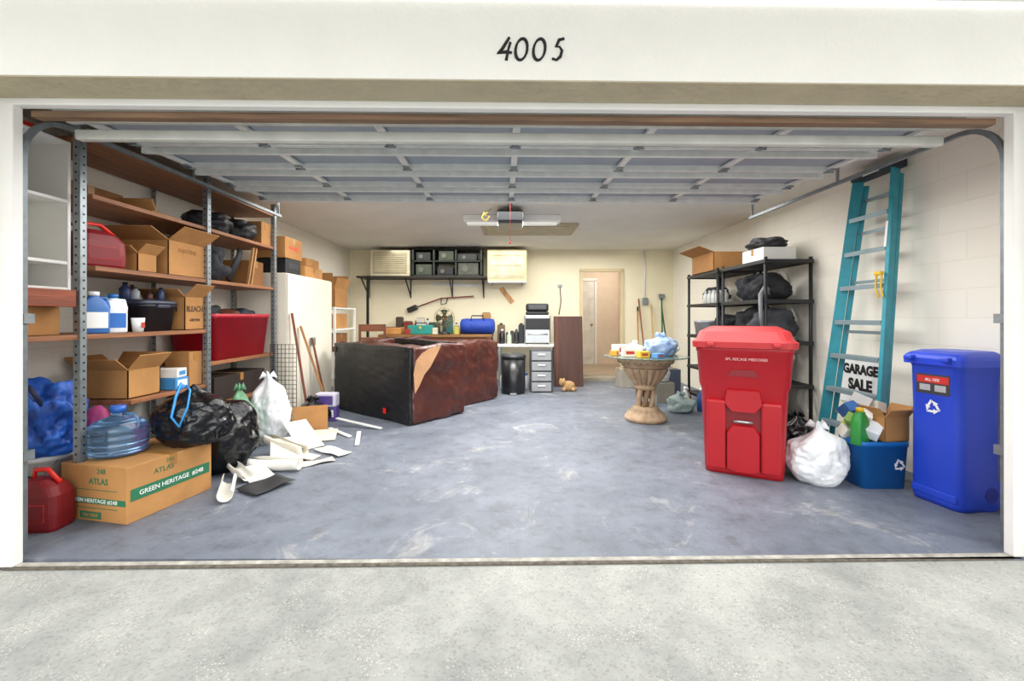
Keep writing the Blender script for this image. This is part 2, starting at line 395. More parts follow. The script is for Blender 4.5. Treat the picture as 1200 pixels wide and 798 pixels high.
def track(x,yo,lbl):
    t=thing('door_track',lbl,'garage door track',loc=(x,yo,0),group='door tracks')
    pts=[(0,0,0.0),(0,0,2.03)]+[(0,.24*(1-math.cos(a)),2.03+.24*math.sin(a)) for a in [PI/2*k/7 for k in range(1,8)]]+[(0,2.5,2.29)]
    B().tube(pts,.018,GALVD,seg=4,smooth=False).obj('rail',t)
    B().beam((.0,2.45,2.29),(.0,2.45,ZC-.002),.025,.004,GALV).obj('hanger',t); B().beam((.0,1.2,2.28),(.0,1.2,ZC-.002),.025,.004,GALV).obj('hanger',t)
    for z in (.5,1.2): B().box(.05,.05,.05,(0,.01,z),GALV).obj('bracket',t)
    return t
track(-2.49,2.24,'galvanised curved track beside the shelving'); track(2.61,2.33,'galvanised curved track beside the blue bin')
op=thing('door_opener','black ceiling garage door opener with metal rail','garage door opener',loc=(-.02,5.15,ZC))
B().box(.3,.42,.15,(0,.15,-.12),BLACK,bev=.02).box(.28,.02,.1,(0,-.07,-.12),M('#33363A',.3),bev=.005).obj('motor_housing',op)
B().box(.04,2.75,.03,(0,-1.42,-.02),GALV).obj('rail',op)
for x in (-.13,.13): B().box(.03,.02,.06,(x,.1,-.03),GALV).obj('hanger',op)
B().tube([(-.3,-.05,-.06),(-.33,-.05,-.14),(-.28,-.05,-.17),(-.24,-.05,-.12),(-.3,-.05,-.1),(-.22,-.05,-.03)],.006,YEL).obj('cable',op,label='looped yellow cable')
B().tube([(0,-.5,-.035),(0,-.5,-.5)],.002,GASR).sph(.012,(0,-.5,-.5),GASR).obj('release_cord',op)
fx=thing('ceiling_light','white fluorescent batten light under ceiling','ceiling light',loc=(.0,5.6,ZC))
B().box(1.22,.18,.09,(0,0,-.045),WHITE,bev=.012).obj('housing',fx)
EM=M('#F2F2EA',.5,var=0,emit=.25)
for y in (-.045,.045): B().cyl(.015,1.14,(0,y,-.10),EM,(0,PI/2,0),10).obj('tube',fx)
# ------------------------------------------------------------------ generic objects
def cbox(name,label,w,d,h,loc,rz=0,mat=CARD,flaps=0,texts=(),th=.006,stripe=None,extra=None,fl=(1,1,1,1),cat='cardboard box',group=None):
    b=B()
    if flaps:
        b.box(w,d,th,(0,0,th/2),mat)
        for sx in (-1,1): b.box(th,d,h,(sx*(w/2-th/2),0,h/2),mat)
        for sy in (-1,1): b.box(w,th,h,(0,sy*(d/2-th/2),h/2),mat)
    else:
        b.box(w,d,h,(0,0,h/2),mat,bev=.004)
        b.box(w*1.002,.05,.002,(0,0,h+.001),TAPE).box(.002,.05,.07,(w/2+.001,0,h-.035),TAPE).box(.002,.05,.07,(-w/2-.001,0,h-.035),TAPE)
    for (side,st,size,m,px,pz,sx) in texts:
        if side=='f': at=(px,-d/2-.001,pz); r=(PI/2,0,0)
        elif side=='r': at=(w/2+.001,px,pz); r=(PI/2,0,PI/2)
        elif side=='l': at=(-w/2-.001,-px,pz); r=(PI/2,0,-PI/2)
        b.text(st,size,m,at,r,sx=sx,off=.0006)
    if extra: extra(b)
    o=b.obj(name,label=label,cat=cat,loc=loc,rz=rz,group=group)
    if flaps:
        a=math.radians(flaps)
        if fl[0]: B().box(w,th,d*.45,(0,0,d*.225),mat).obj('flap',o,loc=(0,-d/2+th/2,h),rot=(a,0,0))
        if fl[1]: B().box(w,th,d*.45,(0,0,d*.225),mat).obj('flap',o,loc=(0,d/2-th/2,h),rot=(-a*.7,0,0))
        if fl[2]: B().box(th,d,w*.4,(0,0,w*.2),mat).obj('flap',o,loc=(-w/2+th/2,0,h),rot=(0,-a,0))
        if fl[3]: B().box(th,d,w*.4,(0,0,w*.2),mat).obj('flap',o,loc=(w/2-th/2,0,h),rot=(0,a*.8,0))
    return o
def gas_can(loc,rz,s,label,sz=1):
    t=thing('gas_can',label,'fuel can',loc,rz); t.scale=(1,1,sz)
    B().loft([rr(.30*s,.19*s,.04*s,0),rr(.32*s,.21*s,.05*s,.02*s),rr(.33*s,.22*s,.06*s,.1*s),rr(.32*s,.21*s,.06*s,.2*s),rr(.27*s,.18*s,.06*s,.25*s,-.01*s),rr(.17*s,.13*s,.05*s,.285*s,-.03*s),rr(.1*s,.09*s,.04*s,.29*s,-.04*s)],GASR).box(.2*s,.006,.1*s,(0,-.107*s,.11*s),REDD,bev=.002).obj('body',t)
    B().tube([(-.07*s,0,.26*s),(-.06*s,0,.335*s),(.03*s,0,.335*s),(.12*s,0,.26*s)],.015*s,GASR).obj('handle',t)
    B().cyl(.03*s,.04*s,(-.11*s,0,.27*s),BLACK).tube([(-.11*s,0,.28*s),(-.14*s,0,.31*s),(-.19*s,0,.32*s)],.013*s,BLACK).obj('spout',t,label='black spout and cap')
    return t
def jug(loc,rz,w,h,mat,cap,label,lab=None,name='detergent_jug',cat='bottle'):
    t=thing(name,label,cat,loc,rz)
    b=B().loft([rr(w*.9,w*.55,w*.12,0),rr(w,w*.6,w*.15,.01),rr(w,w*.6,w*.15,h*.6),rr(w*.75,w*.5,w*.15,h*.78),rr(w*.36,w*.36,w*.17,h*.88),rr(w*.34,w*.34,w*.17,h*.92)],mat)
    if lab: b.box(w*.8,.002,h*.38,(0,-w*.302,h*.32),lab)
    b.obj('body',t)
    B().tube([(w*.1,0,h*.86),(w*.42,0,h*.85),(w*.5,0,h*.65),(w*.48,0,h*.5)],w*.07,mat).obj('handle',t)
    B().cyl(w*.2,h*.1,(0,0,h*.95),cap).obj('cap',t)
    return t
def plastic_bag(name,label,rx,ry,h,loc,mat,seed,rz=0,wr=.14,knot=True,tie=None,sub=5,cat='bag',group=None):
    b=B().bag(rx,ry,h,mat,seed,wr,knot,sub=sub)
    o=b.obj(name,label=label,cat=cat,loc=loc,rz=rz,group=group)
    if tie:
        tie(o)
    elif knot:
        k=B()
        for a in (.4,2.3,4.1,5.2): k.tube([(0,0,h*1.1),(.25*rx*math.cos(a),.25*ry*math.sin(a),h*1.17),(.42*rx*math.cos(a),.42*ry*math.sin(a),h*1.1)],[.012,.03,.004],mat,seg=6,sx=.35)
        k.obj('knot',o)
    return o
def tote(name,label,w,d,h,loc,rz,mat,lidm=None,taper=.86,cat='storage tote',texts=()):
    t=thing(name,label,cat,loc,rz)
    b=B().loft([rr(w*taper,d*taper,.04,0),rr(w*.98,d*.96,.05,h*.9),rr(w,d,.05,h*.9),rr(w,d,.05,h),rr(w-.04,d-.04,.04,h),rr(w*taper-.03,d*taper-.03,.03,.01)],mat,c0=True,c1=True)
    b.obj('body',t)
    for sx in (-1,1): B().box(.02,d*.35,.025,(sx*(w/2+.005),0,h*.93),lidm or mat,bev=.006).obj('handle',t)
    if lidm: B().loft([rr(w*1.02,d*1.02,.05,h),rr(w*1.02,d*1.02,.05,h+.02),rr(w*.9,d*.88,.05,h+.035)],lidm).obj('lid',t)
    return t
def bottle(loc,r,h,mat,cap,label,name='bottle',cat='bottle',group=None):
    t=thing(name,label,cat,loc,0,group)
    B().loft([circ(r*.9,0,14),circ(r,.006,14),circ(r,h*.65,14),circ(r*.4,h*.84,14),circ(r*.38,h*.9,14)],mat).obj('body',t)
    B().cyl(r*.45,h*.12,(0,0,h*.94),cap,seg=12).obj('cap',t)
    return t
# ------------------------------------------------------------------ refuse carts
def cart(name,label,loc,rz,wt,wb,dt,db,hb,ht,mat,matd,cat,red):
    t=thing(name,label,cat,loc,rz)
    rings=[rr(wb,db,.05,.0),rr(wb+.01,db+.01,.05,.03),rr(wb+(wt-wb)*.45,db+(dt-db)*.45,.06,hb*.66)]
    if red: rings+=[rr(wt*.93,dt*.94,.06,hb*.70),rr(wt*.98,dt*.98,.06,hb*.95)]
    else: rings+=[rr(wt*.96,dt*.96,.05,hb*.95)]
    rings+=[rr(wt,dt,.06,hb*.955),rr(wt,dt,.06,hb)]
    b=B().loft(rings,mat)
    b.obj('body',t)
    tilt=math.atan2((dt-db)*.45/2,hb*.66)
    fy=lambda z:-(db/2+(dt-db)*.45/2*z/(hb*.66))
    if red:
        for sx in (-1,1):
            B().box(wb*.25,.045,hb*.54,(sx*wb*.345,fy(hb*.31)-.008,hb*.31),mat,rot=(tilt,0,0),bev=.016).obj('rib',t)
        B().loft([[(x*wb,fy(hb*z)-.034,hb*z) for x,z in ((-.2,.66),(.2,.66),(.235,.56),(.14,.50),(-.14,.50),(-.235,.56))],[(x*wb,fy(hb*z)+.02,hb*z) for x,z in ((-.22,.67),(.22,.67),(.25,.56),(.15,.49),(-.15,.49),(-.25,.56))]],mat,smooth=False).obj('rib',t)
        B().loft([[(x*wb,fy(hb*z)-.04,hb*z) for x,z in ((-.13,.39),(.13,.39),(.2,.33),(.2,.06),(.1,.04),(-.1,.04),(-.2,.06),(-.2,.33))],[(x*wb,fy(hb*z)+.02,hb*z) for x,z in ((-.15,.41),(.15,.41),(.22,.34),(.22,.05),(.12,.03),(-.12,.03),(-.22,.05),(-.22,.34))]],mat,smooth=False).obj('rib',t)
        B().box(wb*.44,.004,hb*.16,(0,fy(hb*.44)-.003,hb*.44),matd).obj('recess',t,label='grab area with recess shade painted in darker red')  # darker red plate paints in the shade of the recess
        B().cyl(.010,wb*.24,(0,fy(hb*.43)-.03,hb*.425),STEEL,(0,PI/2,0)).obj('lift_bar',t,label='short shiny metal lift bar')
        b=B().poly([(-wb*.14,0,0),(wb*.14,0,0),(wb*.2,0,-.05),(-wb*.2,0,-.05)],matd,.003,T((0,-dt*.475-.004,hb*.82)))
        b.text('SPL RECASE MEDORE0',.028,REDT,(.02,-dt/2-.003,hb*.90),sx=1)
        b.obj('lettering',t,label='faint white stamped lettering')
        wy=db/2; wx=wb/2; hy=dt/2+.05
    else:
        b=B().box(wt*.62,.003,.13,(0,-dt*.475,hb*.83),M('#3A3A3C',.5),rot=(tilt*.9,0,0)).box(wt*.58,.003,.045,(0,-dt*.475-.002,hb*.862),M('#C02A28',.5),rot=(tilt*.9,0,0))
        b.text('ALL-TEX',.026,LETT_WT,(0,-dt*.475-.005,hb*.86),rot=(PI/2+tilt,0,0),sx=.9)
        for k in (-1,1): b.box(wt*.2,.003,.04,(k*wt*.14,-dt*.475-.002,hb*.805),M('#A9A9AC',.5),rot=(tilt*.9,0,0))
        b.recycle(.058,LETT_WT,(0,-dt*.468-.006,hb*.67),(PI/2+tilt,0,0))
        b.obj('lettering',t,label='safety label and white recycling symbol')
        B().box(wb*.9,.02,.05,(0,fy(.06)-.0,.07),mat,bev=.008).obj('rib',t)
        wy=db/2-.08; wx=wb/2-.015; hy=dt/2-.01
    if red: L=[rr(wt+.045,dt+.045,.07,hb-.015,0,-.0),rr(wt+.05,dt+.05,.07,hb+.03),rr(wt+.0,dt+.0,.09,hb+.05),rr(wt*.95,dt*.88,.1,hb+(ht-hb)*.75,0,.03),rr(wt*.74,dt*.6,.1,ht,0,.04)]
    else: L=[rr(wt+.045,dt+.045,.05,hb-.03),rr(wt+.05,dt+.05,.05,hb+.01),rr(wt+.03,dt+.03,.05,hb+.03),rr(wt+.0,dt+.0,.06,hb+.045),rr(wt*.86,dt*.8,.06,ht,0,.02)]
    b=B().loft(L,REDL if red else mat)
    for sx in (-1,1): b.box(.05,.05,.03,(sx*wt*.33,-dt/2-.03,hb+.01),REDL if red else mat,bev=.008)
    b.obj('lid',t)
    B().cyl(.016,wt*.8,(0,hy,hb-.02),mat,(0,PI/2,0)).box(.03,.08,.05,(-wt*.36,hy-.03,hb-.02),mat).box(.03,.08,.05,(wt*.36,hy-.03,hb-.02),mat).obj('handle',t)
    for sx in (-1,1): B().cyl(hb*.11,.04,(sx*wx,wy,hb*.11),RUB if red else mat,(0,PI/2,0),20).cyl(hb*.05,.045,(sx*wx,wy,hb*.11),matd,(0,PI/2,0),12).obj('wheel',t)
    return t
cart('wheeled_trash_bin','large red plastic wheeled trash cart with domed lid',(1.87,3.56,0),math.radians(-28),.66,.53,.66,.50,.99,1.13,REDP,REDD,'trash bin',True)
cart('wheeled_recycling_bin','blue plastic wheeled recycling cart with label and lid',(2.88,2.87,0),math.radians(-83),.33,.30,.33,.30,.93,.99,BLUEP,M('#12289A',.5),'recycling bin',False)
rb=tote('recycling_bin','low open blue recycling bin filled with rubbish',.36,.25,.33,(2.62,3.2,0),0,BLUEB,cat='recycling bin')
B().recycle(.05,LETT_WT,(.09,-.122,.17),(PI/2-.04,0,0)).obj('emblem',rb,label='white recycling symbol')
cbox('cardboard_box','small open brown cardboard box on the blue bin',.2,.16,.17,(2.70,3.18,.33),.15,CARDL,flaps=35)
jug((2.48,3.14,.3),.4,.12,.26,M('#2F8F3C',.4),YEL,'green plastic bottle poking out of blue bin',name='bottle')
for i,(x,y,z,c,rx,ry) in enumerate(((2.48,3.24,.34,'#E8E6DC',.5,.3),(2.54,3.28,.38,'#C9D86A',-.6,.2),(2.57,3.13,.38,'#DFE4E8',.4,-.5),(2.63,3.3,.50,'#27272A',.9,.4),(2.57,3.22,.46,'#F0EDE6',.2,.7),(2.52,3.3,.5,'#3E6FAE',-.3,.6),(2.68,3.26,.52,'#D8D2C0',.3,.2),(2.50,3.2,.43,'#7FAA4A',.6,-.3),(2.6,3.28,.57,'#C9C9C6',.2,-.4))):
    B().box(.12,.085,.075,(0,0,.04),M(c,.5),rot=(rx,ry,.3*i),bev=.006).box(.06,.02,.05,(0,0,.05),M(('#AA3333','#227744','#333366')[i%3],.5),rot=(rx,ry,.3*i)).obj('carton',label='discarded food carton heaped on blue bin',cat='carton',loc=(x,y,z-.02),group='rubbish on recycling bin')
plastic_bag('plastic_bag','full white plastic bag tied on the floor',.205,.17,.36,(2.25,3.24,0),BAGWT,3.3,wr=.13)
sg=thing('yard_sign','white garage sale yard sign with heavy black letters','sign',loc=(3.085,3.90,0),rz=math.radians(-90))
B().box(.50,.006,.42,(0,0,.64),LETT_WT).obj('panel',sg)
B().text('GARAGE',.115,LETT_BK,(0,-.005,.735),sx=.86,off=.006).obj('lettering',sg)
B().text('SALE',.13,LETT_BK,(0,-.005,.60),sx=.95,off=.007).obj('lettering',sg)
for x in (-.15,.15): B().tube([(x,.006,0),(x,.006,.84)],.004,GALV,6).obj('stake',sg)
# ------------------------------------------------------------------ ladder
ld=thing('stepladder','tall folded turquoise fibreglass stepladder leaning on block wall','ladder',loc=(2.76,3.64,0),rz=math.radians(-90))
H=2.38; wB,wT,ln=.31,.185,.225
def lp(s,z,dy=0): return (s*(wB+(wT-wB)*z/H)+.03*z/H,ln*z/H+dy,z)
for s in (-1,1):
    b=B().beam(lp(s,0.02),lp(s,H),.028,.08,TURQ,bev=.003); b.obj('front_rail',ld)
    B().beam(lp(s*.9,.03,.062),lp(s*.9,H-.05,.062),.022,.04,TURQ,bev=.003).obj('rear_rail',ld)
    x,y,z=lp(s,0); B().box(.05,.09,.04,(x,y+.0,.02),RUB,bev=.006).obj('foot',ld)
for i in range(8):
    z=.30+i*.29; w=wB+(wT-wB)*z/H; xo=.03*z/H
    if z<H-.06: B().box(2*w-.02,.07,.02,(xo,ln*z/H,z),STEPM,bev=.003).box(2*w-.02,.005,.035,(xo,ln*z/H-.036,z-.01),STEPM).obj('step',ld)
for z in (.38,1.08,1.5,1.92,2.2):
    w=(wB+(wT-wB)*z/H)*.9
    B().box(2*w,.015,.025,(.03*z/H,ln*z/H+.062,z),STEPM).obj('rear_brace',ld)
b=B().box(2*wT+.07,.11,.07,(.03,ln+.01,H+.02),M('#1B2A35',.5),bev=.012).box(.16,.003,.035,(.03,ln-.046,H+.02),LETT_WT); b.obj('top_cap',ld)
B().box(.02,.003,.2,(lp(1,1.85)[0],lp(1,1.85)[1]-.043,1.85),LETT_WT,rot=(-.09,0,0)).obj('label',ld,label='white warning sticker')
b=B().tube([(-.02,-.02,0),(-.03,-.02,-.10),(.0,-.02,-.17)],.007,YEL).tube([(.03,-.02,0),(.02,-.02,-.10),(.04,-.02,-.17)],.007,YEL).box(.07,.03,.03,(0,-.02,.015),YEL,bev=.008)
b.obj('hand_clamp',label='yellow hand clamp hanging on ladder rail',cat='clamp',loc=(2.855,3.405,1.53),rz=math.radians(-90))
# ------------------------------------------------------------------ black shelving
su=thing('shelving_unit','black plastic four-post shelving unit full of clutter','shelving unit',loc=(2.81,4.93,0),group='black shelving units')
zs=(.12,.5,.94,1.37,1.78)
for x in (-.23,.23):
    for y in (-.45,.45): B().cyl(.018,1.82,(x,y,.91),BLKPL,seg=12).cyl(.024,.04,(x,y,.02),BLKPL,seg=12).obj('post',su)
for z in zs:
    b=B()
    for k in range(10): b.box(.46,.05,.02,(0,-.42+.0933*k,z),BLKPL)
    b.box(.5,.025,.04,(0,-.46,z-.005),BLKPL,bev=.004).box(.5,.025,.04,(0,.46,z-.005),BLKPL,bev=.004).box(.025,.94,.04,(-.24,0,z-.005),BLKPL,bev=.004).box(.025,.94,.04,(.24,0,z-.005),BLKPL,bev=.004)
    b.obj('shelf',su)
clone(su,(2.81,5.97,0),label='black plastic shelving unit holding jars and boxes')
for i,(x,y,z,rx,ry,h,c) in enumerate(((2.76,4.72,1.38,.21,.2,.28,'#1B1C20'),(2.83,5.13,1.38,.19,.2,.31,'#24262C'),(2.78,4.70,.95,.21,.21,.33,'#3A3C42'),(2.82,5.14,.95,.19,.21,.36,'#17181B'),(2.8,4.9,.51,.21,.26,.36,'#2B3346'),(2.8,5.68,.95,.18,.16,.28,'#2A2B2F'),(2.8,6.1,.51,.19,.2,.32,'#50525A'),(2.8,4.95,.13,.2,.3,.32,'#191A1D'),(2.85,6.15,1.38,.16,.2,.24,'#33353A'))):
    plastic_bag('clothes_bundle','crumpled dark cloth bundle on black shelf',rx,ry,h,(x,y,z+.003),M(c,.8,var=.3,scale=9,bump=.8,bscale=10),i+7,wr=.25,knot=False,sub=4,cat='cloth',group='bundles on black shelves')
B().tube([(.04,.06,.02),(-.12,-.02,.10),(-.2,-.08,.02),(-.21,-.1,-.15),(-.20,-.1,-.3)],[.02,.05,.05,.04,.02],M('#8E9194',.7,bump=.5),seg=10,sx=.4).obj('strap',label='grey cloth strap drooping from black shelf',cat='strap',loc=(2.74,4.58,1.4))
cbox('storage_box','low white storage box on black shelving',.34,.42,.14,(2.78,4.78,1.795),0,WHITE,cat='box')
plastic_bag('duffel_bag','black soft bag resting on white box',.18,.24,.13,(2.77,4.8,1.938),M('#202126',.6,bump=.6,bscale=10),21,wr=.2,knot=False,sub=4)
cbox('cardboard_box','wide brown cardboard box on top of black shelving',.5,.66,.24,(2.8,5.9,1.795),0,CARD,flaps=70,fl=(0,0,1,0))
g0=None
for i in range(8):
    x=2.60+.09*(i%2); y=5.55+.12*(i//2)
    if g0 is None: g0=bottle((x,y,1.382),.035,.17,M('#DADDD8',.15,trans=.3),M('#C8C8C8',.4),'clear glass jar on black shelf',name='glass_jar',cat='jar',group='jars on shelf')
    else: clone(g0,(x,y,1.382))
tote('storage_tote','grey plastic tote on black shelving',.36,.5,.2,(2.8,6.15,.955),0,M('#B9BCC0',.4))
cbox('cardboard_box','small brown box on black shelf',.3,.3,.24,(2.8,5.75,.515),0,CARDD)
br=thing('broom','yellow-handled broom leaning by black shelving','broom',loc=(2.42,4.12,0),rot=(math.radians(-12),math.radians(6),0))
B().tube([(0,0,.12),(0,0,1.12)],.012,YEL).obj('handle',br)
B().loft([rr(.26,.05,.01,.0),rr(.22,.05,.01,.12)],M('#3B6BB0',.7,bump=.8,bscale=80)).obj('brush_head',br)
plastic_bag('black_bag','small black plastic bag beside the bins',.12,.12,.34,(2.42,3.72,0),BAGBK,12,wr=.2,sub=4)
# ------------------------------------------------------------------ pedestal table
pt=thing('pedestal_table','round glass-topped table on ornate carved stone pedestal','table',loc=(1.56,5.15,0))
STN=M('#A08468',.75,scale=9,bump=.2,bscale=40,hx2='#BEA486')
STD=M('#755B42',.8,scale=14,bump=.3,bscale=40,hx2='#987C5E')
P=[(.0,.225,0,0),(.03,.24,0,0),(.05,.235,.0,16),(.06,.215,.02,16),(.09,.205,.04,16),(.12,.16,.04,16),(.13,.165,.0,12),(.16,.135,.0,8),(.17,.12,0,0)]
b=B().loft([circ(r,z,64,a=a,k=k) for z,r,a,k in P],STN); b.obj('base',pt)
b=B().loft([circ(r,z,64,a=a,k=k) for z,r,a,k in ((.36,.10,0,0),(.38,.125,.0,8),(.40,.13,.0,8),(.41,.11,.05,16),(.44,.14,.09,16),(.48,.17,.10,16),(.52,.195,.10,16),(.56,.22,.09,16),(.60,.24,.07,16),(.62,.245,.0,16))],STN)
for k in range(16): b.tube([(r*math.cos(2*PI*(k+.5)/16),r*math.sin(2*PI*(k+.5)/16),z) for r,z in ((.125,.43),(.165,.50),(.205,.57),(.23,.61))],.007,STD,seg=6)
b.obj('bowl',pt,label='fluted carved urn-shaped bowl')
b=B().loft([circ(r,z,64) for z,r in ((.62,.235),(.63,.26),(.645,.27),(.66,.26),(.665,.29),(.70,.325),(.72,.325),(.74,.31))],STN)
for k in range(28): b.box(.018,.012,.03,(.313*math.cos(2*PI*k/28),.313*math.sin(2*PI*k/28),.692),STD,rot=(0,0,2*PI*k/28+PI/2))
b.obj('rim',pt,label='patterned stone rim')
for k in range(6):
    a0=2*PI*k/6
    pts=[(.075*(1+.15*math.sin(PI*i/8))*math.cos(a0+i*.08),.075*(1+.15*math.sin(PI*i/8))*math.sin(a0+i*.08),.15+i*.03) for i in range(9)]
    B().tube(pts,.03,STN if k%2 else STD,seg=10).obj('column',pt)
B().loft([circ(.47,.742,48),circ(.48,.746,48),circ(.48,.752,48),circ(.47,.756,48)],M('#BFD6D0',.06,trans=.85,var=.02)).obj('glass_top',pt,label='clear round glass top')
plastic_bag('plastic_bag','thin pale blue and white plastic bag on glass table',.19,.15,.21,(1.72,5.1,.758),M('#B9CBDD',.35,bump=.6,bscale=12,hx2='#7CA0D8',scale=9),33,wr=.25,sub=4)
plastic_bag('plastic_bag','white plastic bag on glass table',.12,.1,.15,(1.90,5.35,.758),BAGWT,34,wr=.25,sub=4)
plastic_bag('plastic_bag','white plastic bag bunched on glass table edge',.10,.09,.12,(1.50,5.36,.758),BAGWT,35,wr=.25,sub=4)
for i,(x,y,w,d,h,c) in enumerate(((1.33,5.0,.16,.1,.09,'#E3DCC8'),(1.45,4.87,.12,.09,.07,'#D8B83A'),(1.28,5.25,.14,.12,.12,'#E9E9E4'),(1.6,4.82,.13,.08,.05,'#5B93C9'),(1.50,5.12,.12,.09,.1,'#E8E2D2'),(1.19,5.12,.08,.08,.06,'#D9A23A'))):
    B().box(w,d,h,(0,0,h/2),M(c,.6),bev=.005).box(w*.6,.002,h*.4,(0,-d/2,h*.5),M('#B23A2E',.6)).obj('small_carton',label='small printed carton on glass table',cat='carton',loc=(x,y,.758),rz=.2*i,group='cartons on glass table')
for i in range(2): B().loft([circ(.06,0,20),circ(.09,.015,20),circ(.092,.018,20),circ(.06,.004,20)],WPLAS).obj('plate',label='white plate on glass table',cat='plate',loc=(1.34+.36*i,5.43+.05*i,.758),group='plates on table')
for i,(x,y,w,d,h,c) in enumerate(((2.12,6.3,.3,.28,.28,'#8C887C'),(2.38,6.75,.26,.35,.42,'#4A5466'),(2.25,7.25,.36,.36,.4,'#8A6844'),(1.95,7.62,.24,.26,.32,'#A8A498'))):
    cbox('storage_box','stacked utility box on floor near black shelving',w,d,h,(x,y,0),.1,M(c,.7),cat='box',group='boxes by back corner')
plastic_bag('plastic_bag','pale plastic bag on box',.14,.13,.25,(2.12,6.3,.285),BAGWT,41,wr=.2,sub=4)
plastic_bag('plastic_bag','pale aqua plastic bag on floor beyond stone table',.17,.16,.2,(2.15,5.6,0),M('#9DB0AE',.35,bump=.5,bscale=14),42,wr=.2,sub=4)
for i,(x,y,h,c) in enumerate(((2.3,5.84,.28,'#D2D2CE'),(2.38,6.0,.24,'#7B2E28'),(2.42,5.62,.3,'#2B4D86'),(1.9,5.95,.22,'#D0D0CC'))):
    bottle((x,y,0),.055,h,M(c,.4),WPLAS,'plastic bottle standing on floor by black shelving',group='floor bottles by black shelving')
for i,(x0,x1,z,c,hd) in enumerate(((2.30,2.40,1.35,'#B88A4E',1),(2.46,2.42,1.55,'#8E5A34',0),(2.60,2.66,1.45,'#C9A868',0),(2.74,2.86,1.6,'#1F6C3D',2),(2.90,2.86,1.4,'#5A5C60',0))):
    g=thing('garden_tool','long-handled garden tool leaning on back wall','garden tool',loc=(x0,7.98,0),group='garden tools')
    B().tube([(0,0,.02),(x1-x0,.44,z)],.014,M(c,.6)).obj('handle',g)
    p=(x1-x0,.44,z)
    if hd==1: B().box(.03,.025,.1,(p[0],p[1]-.01,z),BLACK,bev=.005).obj('grip',g); B().box(.11,.03,.06,(0,0,.04),GALV).obj('tool_head',g)
    elif hd==2: B().loft([rr(.05,.02,.008,z-.08,p[0],p[1]-.01),rr(.12,.02,.008,z-.02,p[0],p[1]-.01),rr(.12,.02,.008,z+.04,p[0],p[1]-.01)],GALV).obj('tool_head',g)
e=thing('electrical_conduit','grey conduit with switch box on back wall','conduit',loc=(2.55,YB,0))
B().tube([(0,-.013,1.55),(0,-.013,2.48)],.012,WPLAS).obj('pipe',e); B().box(.1,.05,.14,(0,-.026,1.5),GALV,bev=.004).obj('switch_box',e)
# ------------------------------------------------------------------ back wall centre
B().box(.5,.035,1.22,(0,0,.61),wood('#4E3026','z',var=.2),bev=.004).box(.03,.01,1.2,(-.2,-.02,.61),DWOODZ).obj('wooden_board',label='dark brown wooden door panel leaning by wall',cat='board',loc=(.98,7.6,0),rot=(math.radians(-6),0,0))
tb=thing('plush_toy','tan stuffed toy animal on the floor','soft toy',loc=(.92,7.18,0))
TAN2=M('#B99468',.95,bump=.8,bscale=90)
b=B().sph(.085,(0,0,.08),TAN2,(1.3,.9,1)).sph(.06,(-.1,-.02,.14),TAN2)
for x in (-.13,-.075): b.sph(.02,(x,-.01,.19),TAN2)
for x,y in ((-.08,-.07),(.07,-.07),(.11,.03)): b.sph(.035,(x,y,.035),TAN2,(1,1.4,1))
b.obj('body',tb)
B().sph(.008,(-.12,-.07,.155),BLACK).sph(.008,(-.085,-.073,.155),BLACK).sph(.01,(-.105,-.08,.13),BLACK).obj('face',tb,label='black button eyes and nose')
tc=thing('trash_can','black cylindrical trash can with flat lid','trash can',loc=(.02,6.98,0))
B().loft([circ(.17,0,28),circ(.19,.03,28),circ(.19,.56,28)],M('#1A1B1E',.3)).obj('body',tc); B().loft([circ(.2,.56,28),circ(.2,.6,28),circ(.14,.63,28)],M('#303236',.35)).obj('lid',tc); B().box(.1,.06,.02,(0,-.2,.02),STEEL,bev=.004).obj('pedal',tc)
dc=thing('drawer_unit','narrow grey plastic drawer unit','drawer unit',loc=(.47,7.2,0))
GRY=M('#8F9194',.4,var=.1)
B().box(.36,.36,.68,(0,0,.34),M('#3C3E42',.5),bev=.01).obj('body',dc)
for i in range(4):
    dr=B().box(.31,.02,.14,(0,-.19,.09+.165*i),GRY,bev=.006).obj('drawer',dc); B().box(.12,.02,.02,(0,-.208,.11+.165*i),WPLAS,bev=.004).obj('handle',dr)
ct=thing('workbench','white-topped workbench on metal legs','workbench',loc=(.28,8.0,0))
B().box(1.1,.6,.04,(0,0,.70),WHITE,bev=.005).obj('worktop',ct)
for x in (-.5,.5):
    for y in (-.26,.26): B().box(.04,.04,.68,(x,y,.34),GALV).obj('leg',ct)
wc=thing('countertop_appliance','stainless steel appliance with black top','appliance',loc=(.45,7.93,.72))
B().box(.46,.36,.5,(0,0,.27),STEEL,bev=.02).obj('body',wc); B().box(.42,.01,.2,(0,-.185,.36),BLACK,bev=.004).obj('front_panel',wc); B().tube([(-.18,-.2,.18),(.18,-.2,.18)],.01,STEEL).obj('handle',wc)
B().box(.4,.32,.06,(0,0,.55),BLACK,bev=.02).obj('top_cover',wc)
for x in (-.18,.18): B().cyl(.02,.03,(x,0,.015),RUB).obj('foot',wc)
B().box(.4,.3,.14,(0,0,.07),BLACK,bev=.03).box(.3,.01,.07,(0,-.155,.08),M('#3B3D41',.2)).obj('radio',label='black boxy radio on steel appliance',cat='radio',loc=(.45,7.93,1.302))
for i,(x,r,h,c) in enumerate(((-.18,.05,.26,'#1D1E21'),(-.05,.045,.22,'#B9C7B1'),(.08,.04,.3,'#2D2E33'))):
    bottle((x,7.95,.722),r,h,M(c,.35),WPLAS,'plastic bottle on white workbench',group='bottles on workbench')
